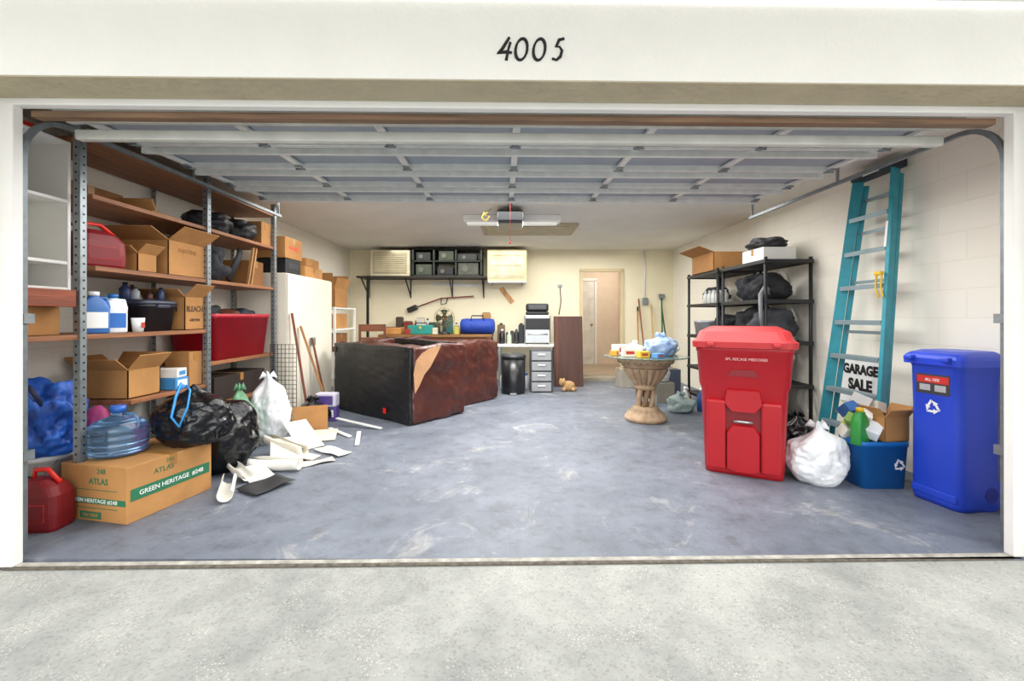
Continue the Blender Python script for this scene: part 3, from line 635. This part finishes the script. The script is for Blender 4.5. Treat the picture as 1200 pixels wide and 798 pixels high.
for i,(x,y,w,d,h,c) in enumerate(((.0,8.12,.22,.16,.2,'#4A4540'),(.17,8.1,.1,.14,.34,'#2E3236'),(-.2,8.15,.14,.12,.34,'#6E5B44'))):
    B().box(w,d,h,(0,0,h/2),M(c,.6),bev=.012).cyl(.03,.03,(0,0,h+.012),BLACK).obj('canister',label='dusty utility canister on white workbench',cat='container',loc=(x,y,.722),group='canisters on white workbench')
for i,(x,y,h,c) in enumerate(((-.14,7.35,.32,'#E9E9E6'),(.24,7.4,.26,'#D9DDE0'))):
    bottle((x,y,0),.06,h,M(c,.35),BLUEB,'white plastic bottle on floor near trash can',group='bottles on floor')
wb=thing('workbench','long cluttered wooden workbench against back wall','workbench',loc=(-1.35,8.05,0))
B().box(2.0,.65,.05,(0,0,.87),wood('#8A6238','x'),bev=.005).obj('worktop',wb)
for x in (-.95,.95):
    for y in (-.28,.28): B().box(.08,.08,.85,(x,y,.425),DWOODZ).obj('leg',wb)
B().box(1.9,.03,.1,(0,-.27,.80),DWOODX).obj('apron',wb)
tbx=thing('toolbox','teal plastic toolbox on workbench','toolbox',loc=(-1.62,7.88,.896))
TEAL=M('#1C8A80',.4); B().box(.46,.22,.16,(0,0,.08),TEAL,bev=.015).obj('body',tbx); B().tube([(-.1,0,.16),(-.1,0,.2),(.1,0,.2),(.1,0,.16)],.01,BLACK).obj('handle',tbx); B().box(.04,.01,.04,(0,-.112,.12),YEL).obj('latch',tbx)
fn=thing('desk_fan','old round desk fan with wire cage','fan',loc=(-1.2,7.85,.896))
BR=M('#8B7346',.4,metal=.5)
B().loft([circ(.1,0,20),circ(.1,.02,20),circ(.03,.05,20),circ(.02,.16,20)],BLACK).obj('base',fn)
b=B()
for r in (.05,.1,.15,.18): b.tube([(r*math.cos(2*PI*i/24),-.08+.03*(r/.18),.29+r*math.sin(2*PI*i/24)) for i in range(25)],.004,BR,6)
for k in range(12): b.tube([(0,-.085,.29),(.18*math.cos(k*PI/6),-.05,.29+.18*math.sin(k*PI/6)),(.12*math.cos(k*PI/6),.03,.29+.12*math.sin(k*PI/6))],.003,BR,5)
b.obj('cage',fn)
for k in range(4):
    B().sheet(lambda u,v,k=k:((.03+.12*u)*math.cos(k*PI/2+(v-.5)*.9),-.04+.03*(v-.5),.29+(.03+.12*u)*math.sin(k*PI/2+(v-.5)*.9)),4,4,M('#2A3F3A',.4),th=0).obj('blade',fn)
B().cyl(.05,.1,(0,.03,.29),BLACK,(PI/2,0,0)).obj('motor',fn)
o=B().loft([[(x,.15*s*math.sin(t),.14+.14*s*math.cos(t)) for t in [2*PI*k/20 for k in range(20)]] for x,s in ((-.31,.55),(-.29,.92),(-.2,1),(0,1.0),(.2,1),(.29,.92),(.31,.55))],M('#123A9C',.6,bump=.5,bscale=16)).obj('duffel_bag',label='blue cylindrical duffel bag on workbench',cat='bag',loc=(-.62,7.95,.896))
B().tube([(-.12,-.1,.22),(-.1,-.05,.33),(.1,-.05,.33),(.12,-.1,.22)],.012,BLACK).obj('strap',o)
for i,(x,y,w,d,h,c) in enumerate(((-2.12,7.95,.3,.3,.12,'#C58C4E'),(-1.93,8.2,.14,.16,.22,'#7D2B22'),(-1.2,8.22,.18,.16,.3,'#2A6E66'),(-1.7,8.2,.15,.1,.28,'#C9C5B8'),(-.98,7.82,.08,.12,.14,'#B8B04B'),(-1.45,8.22,.2,.14,.2,'#3D4A40'),(-.48,8.24,.16,.12,.38,'#A57C48'),(-2.1,8.24,.12,.14,.3,'#4A3A2E'),(-1.84,7.82,.10,.12,.1,'#9A2F28'),(-1.36,7.80,.09,.1,.12,'#D0C8B0'))):
    B().box(w,d,h,(0,0,h/2),M(c,.6),bev=.01).box(w*.8,d*.8,.012,(0,0,h+.004),M('#2B2B2D',.5)).obj('parts_bin',label='small workshop container on workbench',cat='container',loc=(x,y,.896),group='workshop containers')
for i,(x,c) in enumerate(((-1.04,'#D3D6D9'),(-.94,'#5B2A22'),(-.84,'#32506E'),(-.74,'#8C8F94'),(-1.8,'#6E5B44'),(-1.58,'#D3D6D9'))):
    bottle((x,8.25,.896),.035,.2+.04*(i%3),M(c,.4),BLACK,'small bottle on wooden workbench',group='bottles on long bench')
ws=thing('wall_shelf','long dark wall shelf on black post','shelf',loc=(-1.64,8.2,0))
B().box(2.35,.5,.03,(0,0,1.93),M('#2A2420',.6)).obj('board',ws)
for x in (-1.1,-.3,.5,1.1): B().beam((x,.24,1.6),(x,-.2,1.91),.02,.02,BLACK).box(.02,.02,.35,(x,.245,1.74),BLACK).obj('bracket',ws)
B().box(.04,.04,1.91,(-.98,-.2,.955),BLACK).obj('post',ws)
ws2=thing('wall_shelf','short pale wall shelf under boxed appliance','shelf',loc=(-.09,8.22,0))
B().box(.70,.46,.02,(0,0,1.845),WHITE).obj('board',ws2)
for x in (-.3,.3): B().box(.02,.44,.03,(x,.0,1.82),GALV).obj('bracket',ws2)
def wallbox(name,label,x,w,h,z,mat,cat,vents,m2):
    t=thing(name,label,cat,loc=(x,8.22,z))
    B().box(w,.42,h,(0,0,h/2),mat,bev=.012).obj('body',t)
    b=B().box(w*.86,.012,h*.8,(0,-.213,h*.5),m2,bev=.003)
    for k in range(vents): b.box(w*.78,.012,h*.02,(0,-.222,h*(.18+.64*k/max(1,vents-1))),mat)
    b.obj('front_grille',t)
    return t
wallbox('air_conditioner','beige window air conditioner on wall shelf',-2.22,.72,.48,1.947,M('#CFC7AA',.6),'air conditioner',9,M('#A89E80',.6))
wallbox('air_conditioner','cream boxed appliance hung high on wall',-.09,.72,.58,1.858,M('#C9BE98',.6),'air conditioner',3,M('#E4DCC4',.6,hx2='#BDB08A',scale=4))
t=thing('storage_rack','dark green metal rack of car parts on wall shelf','rack',loc=(-1.18,8.2,1.947))
DG=M('#2C322B',.5,metal=.3,var=.3)
b=B()
for x in (-.62,-.24,.16,.62): b.box(.03,.42,.5,(x,0,.25),DG)
for z in (.01,.27,.49): b.box(1.27,.42,.02,(0,0,z),DG)
b.obj('frame',t)
for i,(x,z,w,h,c) in enumerate(((-.43,.02,.30,.2,'#3E4738'),(-.04,.02,.30,.14,'#1B1C1D'),(.38,.02,.38,.23,'#4C4D43'),(-.44,.28,.27,.16,'#1E2020'),(-.02,.28,.28,.19,'#39422F'),(.36,.28,.36,.13,'#2A2C2A'))):
    B().box(w,.3,h,(x,-.02,z+h/2),M(c,.5,var=.3,scale=12),bev=.015).cyl(h*.25,.02,(x-w*.15,-.175,z+h*.5),M('#5D5F52',.5),(PI/2,0,0),12).obj('bin',t)
w=thing('string_trimmer','red and black string trimmer hung on back wall','string trimmer',loc=(-1.35,YB-.06,1.5))
B().tube([(-.5,0,-.12),(.0,0,.06),(.62,0,.1)],.012,M('#7A2A22',.5)).obj('shaft',w); B().box(.2,.08,.1,(-.55,0,-.14),BLACK,(0,-.4,0),bev=.02).obj('motor',w); B().tube([(0,0,.06),(.0,-.02,-.06),(.1,-.02,-.04),(.12,0,.06)],.01,BLACK).obj('handle',w)
B().box(.85,.015,.06,(0,0,0),M('#D6D8D4',.4),rot=(0,.03,0),bev=.003).obj('spirit_level',label='pale spirit level hung on back wall',cat='level',loc=(-1.1,YB-.0075,1.82))
B().box(.36,.02,.09,(0,0,0),LWOOD,rot=(0,.9,0),bev=.003).obj('wooden_strip',label='short light wooden strip hung on back wall',cat='wood strip',loc=(-.1,YB-.0098,1.62))
B().tube([(0,0,.3),(.02,0,0),(-.02,0,-.25)],.008,BLACK).box(.08,.02,.05,(0,0,.3),GALV).obj('pry_bar',label='thin dark metal bar hung on back wall',cat='pry bar',loc=(.92,YB-.0098,1.5))
ch=thing('wooden_chair','reddish-brown wooden chair beyond the sofa','chair',loc=(-2.3,7.25,0),rz=.3)
for x in (-.2,.2):
    B().box(.04,.04,1.08,(x,.2,.54),DWOODZ).obj('back_leg',ch); B().box(.04,.04,.45,(x,-.2,.225),DWOODZ).obj('front_leg',ch)
B().box(.46,.46,.04,(0,0,.47),DWOODX,bev=.008).obj('seat',ch)
for z,h in ((1.02,.12),(.84,.04),(.72,.04)): B().box(.4,.022,h,(0,.2,z),DWOODX,bev=.006).obj('back_rail',ch)
rk=thing('wire_rack','white open shelf rack by cream wall','rack',loc=(-2.8,6.75,0))
for x in (-.24,.24):
    for y in (-.4,.4): B().box(.03,.03,1.35,(x,y,.675),WHITE).obj('post',rk)
for z in (.3,.68,1.02,1.335): B().box(.5,.82,.02,(0,0,z),WHITE).obj('shelf',rk)
cbox('cardboard_box','brown box on white rack',.4,.5,.28,(-2.78,6.65,1.347),0,CARD,flaps=20)
cbox('cardboard_box','small tan box on white rack shelf',.36,.5,.22,(-2.78,6.7,1.032),0,CARDL)
cbox('cardboard_box','dark cardboard box low on white rack',.36,.5,.26,(-2.78,6.7,.692),0,CARDD)
wc=thing('storage_cabinet','tall white two-door storage cabinet','cabinet',loc=(-2.8,5.52,0),rz=math.radians(90))
OFFW=M('#E6E0D0',.6,var=.05,scale=3)
B().box(1.2,.56,1.70,(0,0,.85),OFFW,bev=.008).obj('body',wc)
for s in (-1,1):
    dd=B().box(.595,.015,1.66,(s*.3,-.288,.86),OFFW,bev=.003).obj('door',wc); B().box(.015,.02,.10,(s*.05,-.305,.9),GALV,bev=.004).obj('handle',dd)
B().box(.34,.34,.17,(0,0,.085),BLKPL,bev=.01).box(.004,.24,.06,(.171,0,.09),M('#3C3E44',.3)).obj('stereo',label='black boxy stereo on white cabinet',cat='stereo',loc=(-2.72,5.14,1.704))
cbox('cardboard_box','brown box with red print stacked on black stereo',.34,.4,.24,(-2.72,5.15,1.877),0,CARD,texts=(('r','FRAGILE',.06,GASR,0,.12,1),('f','FRAGILE',.05,GASR,0,.12,1)))
cbox('cardboard_box','flat brown box on white cabinet',.36,.5,.14,(-2.75,5.72,1.704),.0,CARDL)
cbox('cardboard_box','second brown box stacked on flat box',.32,.4,.1,(-2.75,5.72,1.85),.05,CARD)
# ------------------------------------------------------------------ sofas
def sofa(label,loc,rz,seed,full=True):
    s=thing('overturned_sofa',label,'sofa',loc,rz)
    b=B().soft(1.58,.06,.88,(0,.03,.45),M('#121214',.9,var=.4,scale=5,bump=.3,bscale=20),seed,.012,16,.02,2.5,sag=.03)
    for x in (-.74,.74):
        for z in (.1,.78): b.box(.07,.02,.07,(x,-.004,z),BLACK,bev=.004)
    b.obj('dust_cover',s,label='black fabric underside cover')
    for sx in (-1,1):
        B().soft(.2,.84,.91,(sx*.71,.46,.455),LEATH,seed+sx*3,.026,26,.045,5,sag=.05).obj('arm',s,label='wrinkled brown leather arm')
    B().soft(1.24,.80,.26,(0,.47,.13),LEATH,seed+8,.015,14,.05,4).obj('backrest',s)
    B().soft(1.24,.42,.66,(0,.26,.56),LEATH,seed+9,.022,18,.05,4,sag=.05).obj('seat',s)
    for x in (-.31,.31): B().soft(.61,.30,.56,(x,.62,.52),LEATH,seed+11+x,.024,12,.08,4,flat0=False).obj('cushion',s)
    return s
s1=sofa('brown leather loveseat tipped up showing black underside',(-1.745,5.33,0),math.radians(-38.5),1.0)
LIN=M('#B98C66',.9,var=.15,bump=.3)
B().poly([(.826,.03,.58),(.830,.045,.36),(.838,.10,.44),(.840,.17,.56),(.840,.26,.64),(.840,.36,.78),(.838,.42,.87),(.836,.28,.86),(.832,.14,.80),(.828,.06,.72)],LIN,.004).obj('torn_lining',s1,label='torn tan lining paper hanging at corner')
B().box(.05,.004,.06,(.35,-.012,.12),GASR).obj('tag',s1,label='small red tag')
sofa('second brown leather loveseat standing tipped behind the first',(-1.37,6.30,0),math.radians(-38.5),5.0)
# ------------------------------------------------------------------ left shelving
sh=thing('shelving_unit','tall galvanised angle-iron shelving with dark wood boards','shelving unit',loc=(0,0,0))
def post(x,y,z1,sx,lbl=None):
    b=B().box(.004,.04,z1,(x,y,z1/2),GALV).box(.04,.004,z1,(x-sx*.02,y-.02,z1/2),GALV)
    n=int(z1/.05)
    for i in range(n):
        z=.03+i*.05
        b.cyl(.007,.0015,(x+sx*.0028,y+.002,z),BLACK,(0,PI/2,0),6,smooth=False)
        b.cyl(.007,.0015,(x-sx*.022,y-.0228,z),BLACK,(PI/2,0,0),6,smooth=False)
    b.obj('post',sh,label='perforated galvanised angle post')
for y in (2.67,3.78,4.84):
    post(-2.6,y,2.44,1); post(-3.08,y,2.44,-1)
def shelf(y0,y1,z,x0=-3.09,x1=-2.61): B().box(x1-x0,y1-y0,.03,((x0+x1)/2,(y0+y1)/2,z),DWOOD,bev=.003).obj('shelf',sh)
for z in (2.32,1.96): shelf(2.74,4.88,z)
shelf(2.76,4.88,1.515); shelf(2.3,3.80,1.085); shelf(3.81,4.88,.80); shelf(3.02,3.8,.62); shelf(3.81,4.88,.42)
wcab=thing('wall_cabinet','white open wall cabinet with shelves','cabinet',loc=(-2.92,2.5,1.37))
B().box(.015,.44,.92,(-.18,0,.46),M('#EDE7D0',.6)).obj('back_panel',wcab)
for y in (-.215,.225): B().box(.36,.018,.92,(0,y,.46),WHITE).obj('side_panel',wcab)
for z in (.01,.17,.55,.91): B().box(.36,.43,.018,(0,.005,z),WHITE).obj('shelf',wcab)
B().box(.48,.40,.10,(0,0,.05),wood('#8A4326','y'),bev=.004).obj('wooden_board',label='thick red-brown board under white cabinet',cat='board',loc=(-2.85,2.44,1.268))
cbox('cardboard_box','brown box beneath red-brown board',.34,.36,.165,(-2.88,2.46,1.102),0,CARD)
B().box(.2,.3,.06,(0,0,.03),GASR,bev=.01).box(.14,.24,.004,(0,0,.062),REDD).obj('red_box',label='flat red box atop white cabinet',cat='box',loc=(-2.92,2.5,2.29))
Z3=1.531
gas_can((-2.74,2.90,Z3),math.radians(72),.85,'red plastic gasoline can on wooden shelf')
cbox('cardboard_box','small open brown box on wooden shelf',.22,.17,.13,(-2.75,3.19,Z3),0,CARD,flaps=55)
cbox('cardboard_box','large brown box with open flap on wooden shelf',.40,.40,.27,(-2.83,3.57,Z3),0,CARD,flaps=66,fl=(1,1,0,1),texts=(('r','PANTENE',.045,CARDD,0,.2,1),))
plastic_bag('cloth_bundle','dark cloth bundle on wooden shelf',.2,.18,.32,(-2.82,4.02,Z3),M('#24262C',.8,bump=.8,bscale=10),50,wr=.25,knot=False,sub=4,cat='cloth')
B().tube([(0,-.14,.03),(.02,0,.28),(0,.04,.34)],.035,M('#26282E',.7),seg=8,sx=.5).obj('folded_umbrella',label='folded dark umbrella leaning on shelf',cat='umbrella',loc=(-2.72,4.36,Z3))
for i in range(2): B().beam((0,0,0.004),(.02,.06,.38),.03,.012,LWOOD).obj('wooden_stick',label='pale wooden stick propped on shelf',cat='stick',loc=(-2.66,4.43+.05*i,Z3),group='sticks on shelf')
cbox('cardboard_box','dark brown box on wooden shelf',.3,.26,.26,(-2.85,4.65,Z3),0,CARDD)
Z2=1.976
for i,(y,rx,ry,h) in enumerate(((4.05,.18,.22,.2),(4.46,.18,.17,.22))):
    plastic_bag('duffel_bag','black soft duffel bag on upper wooden shelf',rx,ry,h,(-2.80,y,Z2),M('#191A20',.5,bump=.6,bscale=12),60+i,wr=.18,knot=False,sub=4,group='black bags on upper shelf')
B().box(.3,.5,.012,(0,0,.006),CARD).box(.3,.01,.1,(0,-.23,.05),CARD,rot=(.5,0,0)).obj('flattened_cardboard',label='flattened cardboard sheet on upper shelf',cat='cardboard',loc=(-2.8,3.45,Z2),rz=.1)
cbox('cardboard_box','brown box at end of upper shelf',.34,.18,.24,(-2.81,4.73,Z2),0,CARD)
cbox('cardboard_box','long flat box at back of upper shelf',.2,.5,.12,(-2.95,2.98,Z2),0,CARDD)
Z4=1.101
jug((-2.70,2.84,Z4),math.radians(60),.15,.27,M('#3B6FB3',.4),WPLAS,'blue detergent jug with white label on shelf',LETT_WT)
jug((-2.70,2.98,Z4),math.radians(60),.14,.26,M('#E9EEF2',.35),BLUEB,'white bleach jug with blue cap on shelf',M('#2F6FBF',.5))
B().loft([circ(.03,0,16),circ(.04,.1,16),circ(.036,.1,16),circ(.028,.005,16)],WPLAS).box(.002,.03,.04,(.037,0,.05),M('#B43A30',.5)).obj('paper_cup',label='white paper cup on wooden shelf',cat='cup',loc=(-2.65,3.12,Z4))
tote('storage_tote','black plastic tote of tools on wooden shelf',.38,.34,.2,(-2.84,3.34,Z4),math.radians(0),M('#1B1F28',.35),lidm=M('#303646',.4))
bottle((-2.9,3.3,Z4+.236),.035,.13,M('#3A4B7A',.4),BLACK,'dark blue spray bottle on tote')
for i,(x,y,h,c) in enumerate(((-2.78,3.25,.09,'#8C8F94'),(-2.80,3.4,.07,'#4C2A22'),(-2.75,3.45,.10,'#2D3C5C'),(-2.95,3.42,.12,'#7A2B22'))):
    bottle((x,y,Z4+.236),.028,h,M(c,.4),BLACK,'small tool canister on black tote',name='canister',cat='canister',group='canisters on black tote')
BL=(('r','BLEACH',.066,LETT_BK,0,.17,.78),('f','BLEACH',.075,LETT_BK,0,.17,.8),('r','6 BOTTLES',.03,LETT_BK,0,.08,.8))
cbox('cardboard_box','cardboard box printed bleach on wooden shelf',.34,.22,.27,(-2.80,3.65,Z4),0,CARD,texts=BL,flaps=55,fl=(1,0,0,1))
tote('storage_tote','large red plastic tote with red rim on shelf',.92,.44,.42,(-2.84,4.33,.816),math.radians(90),M('#A80F28',.38))
for i,(y,c,h) in enumerate(((4.08,'#1C1D21',.2),(4.35,'#5C2D1C',.17),(4.6,'#202532',.19))):
    plastic_bag('cloth_bundle','rumpled dark item heaped in red tote',.14,.13,h,(-2.84,y,1.11),M(c,.7,bump=.5),70+i,wr=.25,knot=False,sub=4,cat='cloth',group='items in red tote')
cbox('cardboard_box','dark low box on bottom shelf',.36,.8,.22,(-2.85,4.35,.437),0,M('#2C211D',.7),cat='box')
cbox('cardboard_box','open brown box on lower shelf',.34,.28,.2,(-2.83,3.19,.637),0,CARDL,flaps=50)
cbox('cardboard_box','small upright brown box on lower shelf',.2,.15,.28,(-2.75,3.69,.637),.0,CARD)
B().box(.2,.14,.09,(0,0,.045),M('#3E8FD0',.5),bev=.005).box(.002,.1,.05,(.101,0,.05),LETT_WT).obj('tissue_box',label='light blue printed box on lower shelf',cat='box',loc=(-2.72,3.5,.637))
B().box(.18,.13,.07,(0,0,.035),M('#E4E4DE',.5),bev=.005).box(.002,.08,.03,(.091,0,.035),M('#3E8FD0',.5)).obj('tissue_box',label='white printed box stacked on blue box',cat='box',loc=(-2.72,3.5,.729),rz=.15)
B().tube([(0,-.10,.03),(0,.10,.03)],.03,WPLAS,14).obj('paper_roll',label='white paper roll lying behind blue box',cat='roll',loc=(-2.92,3.5,.637))
# floor pile
def herit(b):
    w,d,h=.50,.56,.33
    b.box(.48,.002,.034,(0,-d/2-.001,.12),GREENT).box(.16,.002,.04,(-.02,-d/2-.001,.035),GREENT)
    b.box(.002,.52,.07,(w/2+.001,0,.16),GREENT)
    b.text('GREEN HERITAGE #248',.032,LETT_WT,(0,-d/2-.003,.12),sx=1.1).text('ATLAS',.05,GREENT,(.04,-d/2-.001,.235),off=.0008).text('248',.044,GREENT,(.06,-d/2-.001,.295)).text('2-PLY TISSUE',.026,CARDL,(-.02,-d/2-.003,.035),sx=.8)
    for z in (.078,.185): b.box(.36,.002,.003,(0,-d/2-.001,z),GREENT)
    b.text('GREEN HERITAGE  #248',.040,LETT_WT,(w/2+.003,0,.16),(PI/2,0,PI/2),sx=1)
    b.text('ATLAS',.045,GREENT,(w/2+.001,-.06,.255),(PI/2,0,PI/2)).text('248',.036,GREENT,(w/2+.001,-.02,.30),(PI/2,0,PI/2))
cbox('cardboard_box','large brown tissue carton with green printing on floor',.50,.56,.33,(-2.42,2.88,0),math.radians(-12),CARDL,extra=herit)
wj=thing('water_jug','translucent blue ribbed water bottle on carton','water jug',loc=(-2.53,2.83,.334))
PB=M('#8FBCE8',.06,var=.04,trans=.9)
b=B().loft([circ(r,z,32) for z,r in ((0,.12),(.012,.15),(.035,.156),(.045,.147),(.055,.156),(.08,.156),(.09,.146),(.10,.156),(.125,.156),(.135,.146),(.145,.156),(.18,.152),(.215,.115),(.24,.05),(.25,.035),(.28,.035))],PB); b.obj('body',wj)
B().cyl(.04,.04,(0,0,.285),M('#2F66C0',.4)).obj('cap',wj); B().tube([(.03,0,.25),(.1,0,.25),(.13,0,.2),(.145,0,.16)],.012,PB).obj('handle',wj)
gas_can((-2.69,2.53,0),math.radians(4),.76,'large red gasoline can on the floor by carton',1.3)
bk=thing('bucket','white plastic bucket behind red fuel can','bucket',loc=(-2.92,2.75,0))
B().loft([circ(.11,0,24),circ(.13,.33,24),circ(.137,.33,24),circ(.137,.36,24),circ(.125,.36,24),circ(.105,.01,24)],WPLAS).obj('body',bk); B().tube([(.135*math.cos(a),-.14*math.sin(a)*.7-.05,.33-.12*math.sin(a)) for a in [PI*i/10 for i in range(11)]],.003,GALV,6).obj('handle',bk)
o=plastic_bag('tote_bag','royal blue patterned soft shopping bag slumped on bucket',.17,.16,.46,(-2.87,2.72,.362),M('#0F2F78',.5,scale=13,hx2='#2668D0',bump=1.0,bscale=8),80,wr=.30,knot=False)
B().tube([(-.1,-.12,.36),(-.06,-.16,.46),(.06,-.16,.44),(.1,-.12,.32)],.014,M('#0E1D3E',.6),8,sx=.4).tube([(.0,-.17,.05),(-.03,-.175,.2),(-.06,-.14,.38)],.014,M('#0E1D3E',.6),8,sx=.4).obj('strap',o,label='dark navy carry strap')
plastic_bag('fabric_bag','pink fabric bag squeezed beside carton',.09,.09,.58,(-2.80,2.96,0),M('#B8487C',.6,bump=.5,bscale=12),81,wr=.2,knot=False,sub=4)
BT=M('#2D8FD6',.4)
plastic_bag('garbage_bag','bulging black garbage bag on floor behind carton',.33,.26,.56,(-2.38,3.50,0),BAGBK,5,wr=.10,knot=False)
o=B().bag(.25,.19,.34,BAGBK,97,.12,True,sub=5).obj('garbage_bag',label='shiny black garbage bag slumped on carton end with blue drawstring',cat='bag',loc=(-2.22,3.07,.333))
B().tube([(-.02,-.04,.40),(.05,-.10,.38),(.09,-.18,.28),(.06,-.21,.16),(.0,-.20,.22),(-.01,-.15,.34),(-.04,-.06,.42),(-.10,-.02,.36),(-.06,.0,.40)],.011,BT,6,sx=.6).obj('drawstring',o,label='light blue plastic drawstring')
plastic_bag('plastic_bag','tied white plastic bag standing behind paper pile',.19,.19,.56,(-2.36,4.26,0),BAGWT,6,wr=.14)
plastic_bag('plastic_bag','green grocery bag beside shelving',.12,.12,.5,(-2.45,3.96,0),M('#5E8F6B',.4,bump=.5),8,wr=.2,sub=4)
plastic_bag('garbage_bag','small black garbage bag by white cabinet',.18,.16,.27,(-2.2,4.85,0),BAGBK,9,wr=.2,sub=4)
PV=M('#5C4890',.6); B().box(.24,.14,.16,(0,0,.08),PV,bev=.01).box(.18,.004,.08,(0,-.072,.09),LETT_WT).obj('diaper_pack',label='purple and white soft package near cabinet',cat='package',loc=(-2.16,5.15,0),rz=.1)
bx=B().box(.24,.14,.16,(0,0,.08),M('#CFCBDC',.6),bev=.02).box(.18,.004,.10,(0,-.072,.08),PV); bx.obj('diaper_pack',label='white and purple soft package stacked on another',cat='package',loc=(-2.16,5.15,.162),rz=.0)
# paper rolls, sheets and flat panels
PAP=M('#E6E4DC',.6,var=.06); PAP2=M('#D8D1C0',.6,var=.06)
def roll(x,y,rz,L,w,hh,curl,mat,label,z0=.004,grp='curled white sheets'):
    def fn(u,v):
        a=(u-.5)*curl; R=w/curl; px=R*math.sin(a); pz=R*(1-math.cos(a))
        return (px,L*(v-.5),pz+hh*v+z0+.006*math.sin(v*7+u*3)+.006)
    B().sheet(fn,14,12,mat).obj('curled_sheet',label=label,cat='sheet',loc=(x,y,0),rz=rz,group=grp)
roll(-1.94,3.00,.5,.36,.22,.0,4.8,PAP,'tightly rolled white vinyl sheet on the floor')
roll(-2.04,3.30,.9,.30,.18,.02,4.6,PAP,'rolled white vinyl tube against carton')
roll(-1.98,3.84,1.2,.44,.26,.06,5.2,PAP2,'cream paper roll lying on pile')
roll(-1.86,3.46,1.5,.40,.24,.0,4.9,PAP,'loosely rolled white sheet on the floor')
roll(-1.74,3.12,-.5,.3,.22,.01,.4,M('#1B1C1F',.5),'black plastic sheet scrap on the floor')
roll(-1.62,3.62,-.9,.3,.10,.0,.5,PAP2,'narrow white scrap strip on the floor')
roll(-1.60,3.92,1.0,.36,.14,.0,.6,PAP,'narrow white scrap strip on the floor')
def panel(x,y,rz,w,L,rx,mat,label):
    B().box(w,L,.010,(0,L/2*1.0,.006),mat,bev=.002).obj('foam_panel',label=label,cat='panel',loc=(x,y,.004),rot=(rx,0,rz),group='flat white panels')
panel(-1.84,3.60,.5,.24,.40,.30,PAP,'flat white foam panel lying on pile')
panel(-1.84,3.25,.9,.18,.24,.20,PAP,'flat white foam panel lying on pile')
panel(-1.82,4.02,.9,.22,.40,.50,PAP,'white foam panel propped against bag')
panel(-1.66,3.74,1.4,.12,.34,.12,PAP2,'narrow cream panel lying on pile')
panel(-1.84,4.26,.3,.24,.36,.05,PAP2,'flat cream panel on the floor')
B().box(.34,.012,.28,(0,0,.14),CARD,bev=.002).box(.06,.013,.2,(-.14,-.001,.14),TAPE).obj('cardboard_sheet',label='brown cardboard sheet leaning in pile',cat='cardboard',loc=(-2.10,4.58,0),rot=(-.35,0,.4))
for i,(p,q) in enumerate((((-1.95,4.70,.02),(-1.62,4.40,.012)),((-1.58,4.55,.02),(-1.45,4.12,.012)),((-1.95,4.9,.08),(-1.4,4.72,.012)))):
    B().beam(p,q,.04,.012,WPLAS).obj('trim_strip',label='thin white trim strip lying across floor',cat='strip',group='loose white strips')
for i,(p,q,c) in enumerate((((-2.33,5.06,.01),(-2.475,4.95,1.25),'#7A3B27'),((-2.2,5.35,.01),(-2.475,5.15,1.1),'#A4713F'),((-2.3,5.5,.01),(-2.475,5.45,.95),'#6B3A22'))):
    B().beam(p,q,.04,.02,wood(c,'z')).obj('wooden_stick',label='wooden stick leaning against white cabinet',cat='stick',group='leaning sticks')
wr=thing('wire_crate','black wire grid panel crate by shelving','wire crate',loc=(-2.42,4.66,0))
b=B()
for i in range(8): b.tube([(-.14+.04*i,0,0),(-.14+.04*i,0,.92)],.0035,BLACK,5)
for i in range(20): b.tube([(-.14,0,.02+.047*i),(.14,0,.02+.047*i)],.003,BLACK,5)
b.obj('wire_grid',wr)
b=B()
for i in range(4): b.tube([(-.14,.03*i,0),(-.14,.03*i,.92)],.003,BLACK,5)
b.obj('side_grid',wr)
# ------------------------------------------------------------------ lights / world / camera
W=bpy.data.worlds.new('world'); bpy.context.scene.world=W; W.use_nodes=True
bg=W.node_tree.nodes['Background']; bg.inputs['Color'].default_value=(.96,.98,1,1); bg.inputs['Strength'].default_value=1.6
def light(kind,name,loc,rot,energy,size=None,size_y=None,col=(1,1,1)):
    L=bpy.data.lights.new(name,kind); L.energy=energy; L.color=col
    if kind=='AREA':
        L.shape='RECTANGLE'; L.size=size; L.size_y=size_y
    elif kind=='SUN': L.angle=size
    else: L.shadow_soft_size=size
    o=bpy.data.objects.new(name,L); o.location=loc; o.rotation_euler=rot; COL.objects.link(o); return o
light('SUN','sun',(0,-3,6),(math.radians(62),0,math.radians(8)),2.3,math.radians(60),col=(1,.975,.93))
WARM=(1,.98,.94)
light('AREA','fluorescent_light',(0,5.6,2.36),(0,0,0),78,1.2,.15,WARM)
light('AREA','ceiling_fill',(0,7.2,2.42),(0,0,0),78,4.4,1.6,WARM)  # added fill to brighten the rear half, no fixture behind it
light('AREA','ceiling_fill_front',(0,4.9,2.42),(0,0,0),75,5,.8,WARM)  # added fill just behind the raised door, no real lamp
light('AREA','door_fill',(0,3.2,2.12),(0,0,0),82,4.4,1.4,(1,.99,.97))  # added fill below the raised door to lift the front area
light('POINT','hall_fill',(2.2,9.6,2.2),(0,0,0),20,.15,col=(1,.97,.92))  # added point fill for the hallway, no fixture modelled
cam=bpy.data.cameras.new('cam'); cam.sensor_width=36; cam.sensor_fit='HORIZONTAL'; cam.lens=516/1200*36; cam.shift_y=-28/1200; cam.clip_start=.05
co=bpy.data.objects.new('camera',cam); co.location=(0,0,1.21); co.rotation_euler=(PI/2,0,0); COL.objects.link(co)
bpy.context.scene.camera=co
bpy.context.scene.view_settings.view_transform='Standard'
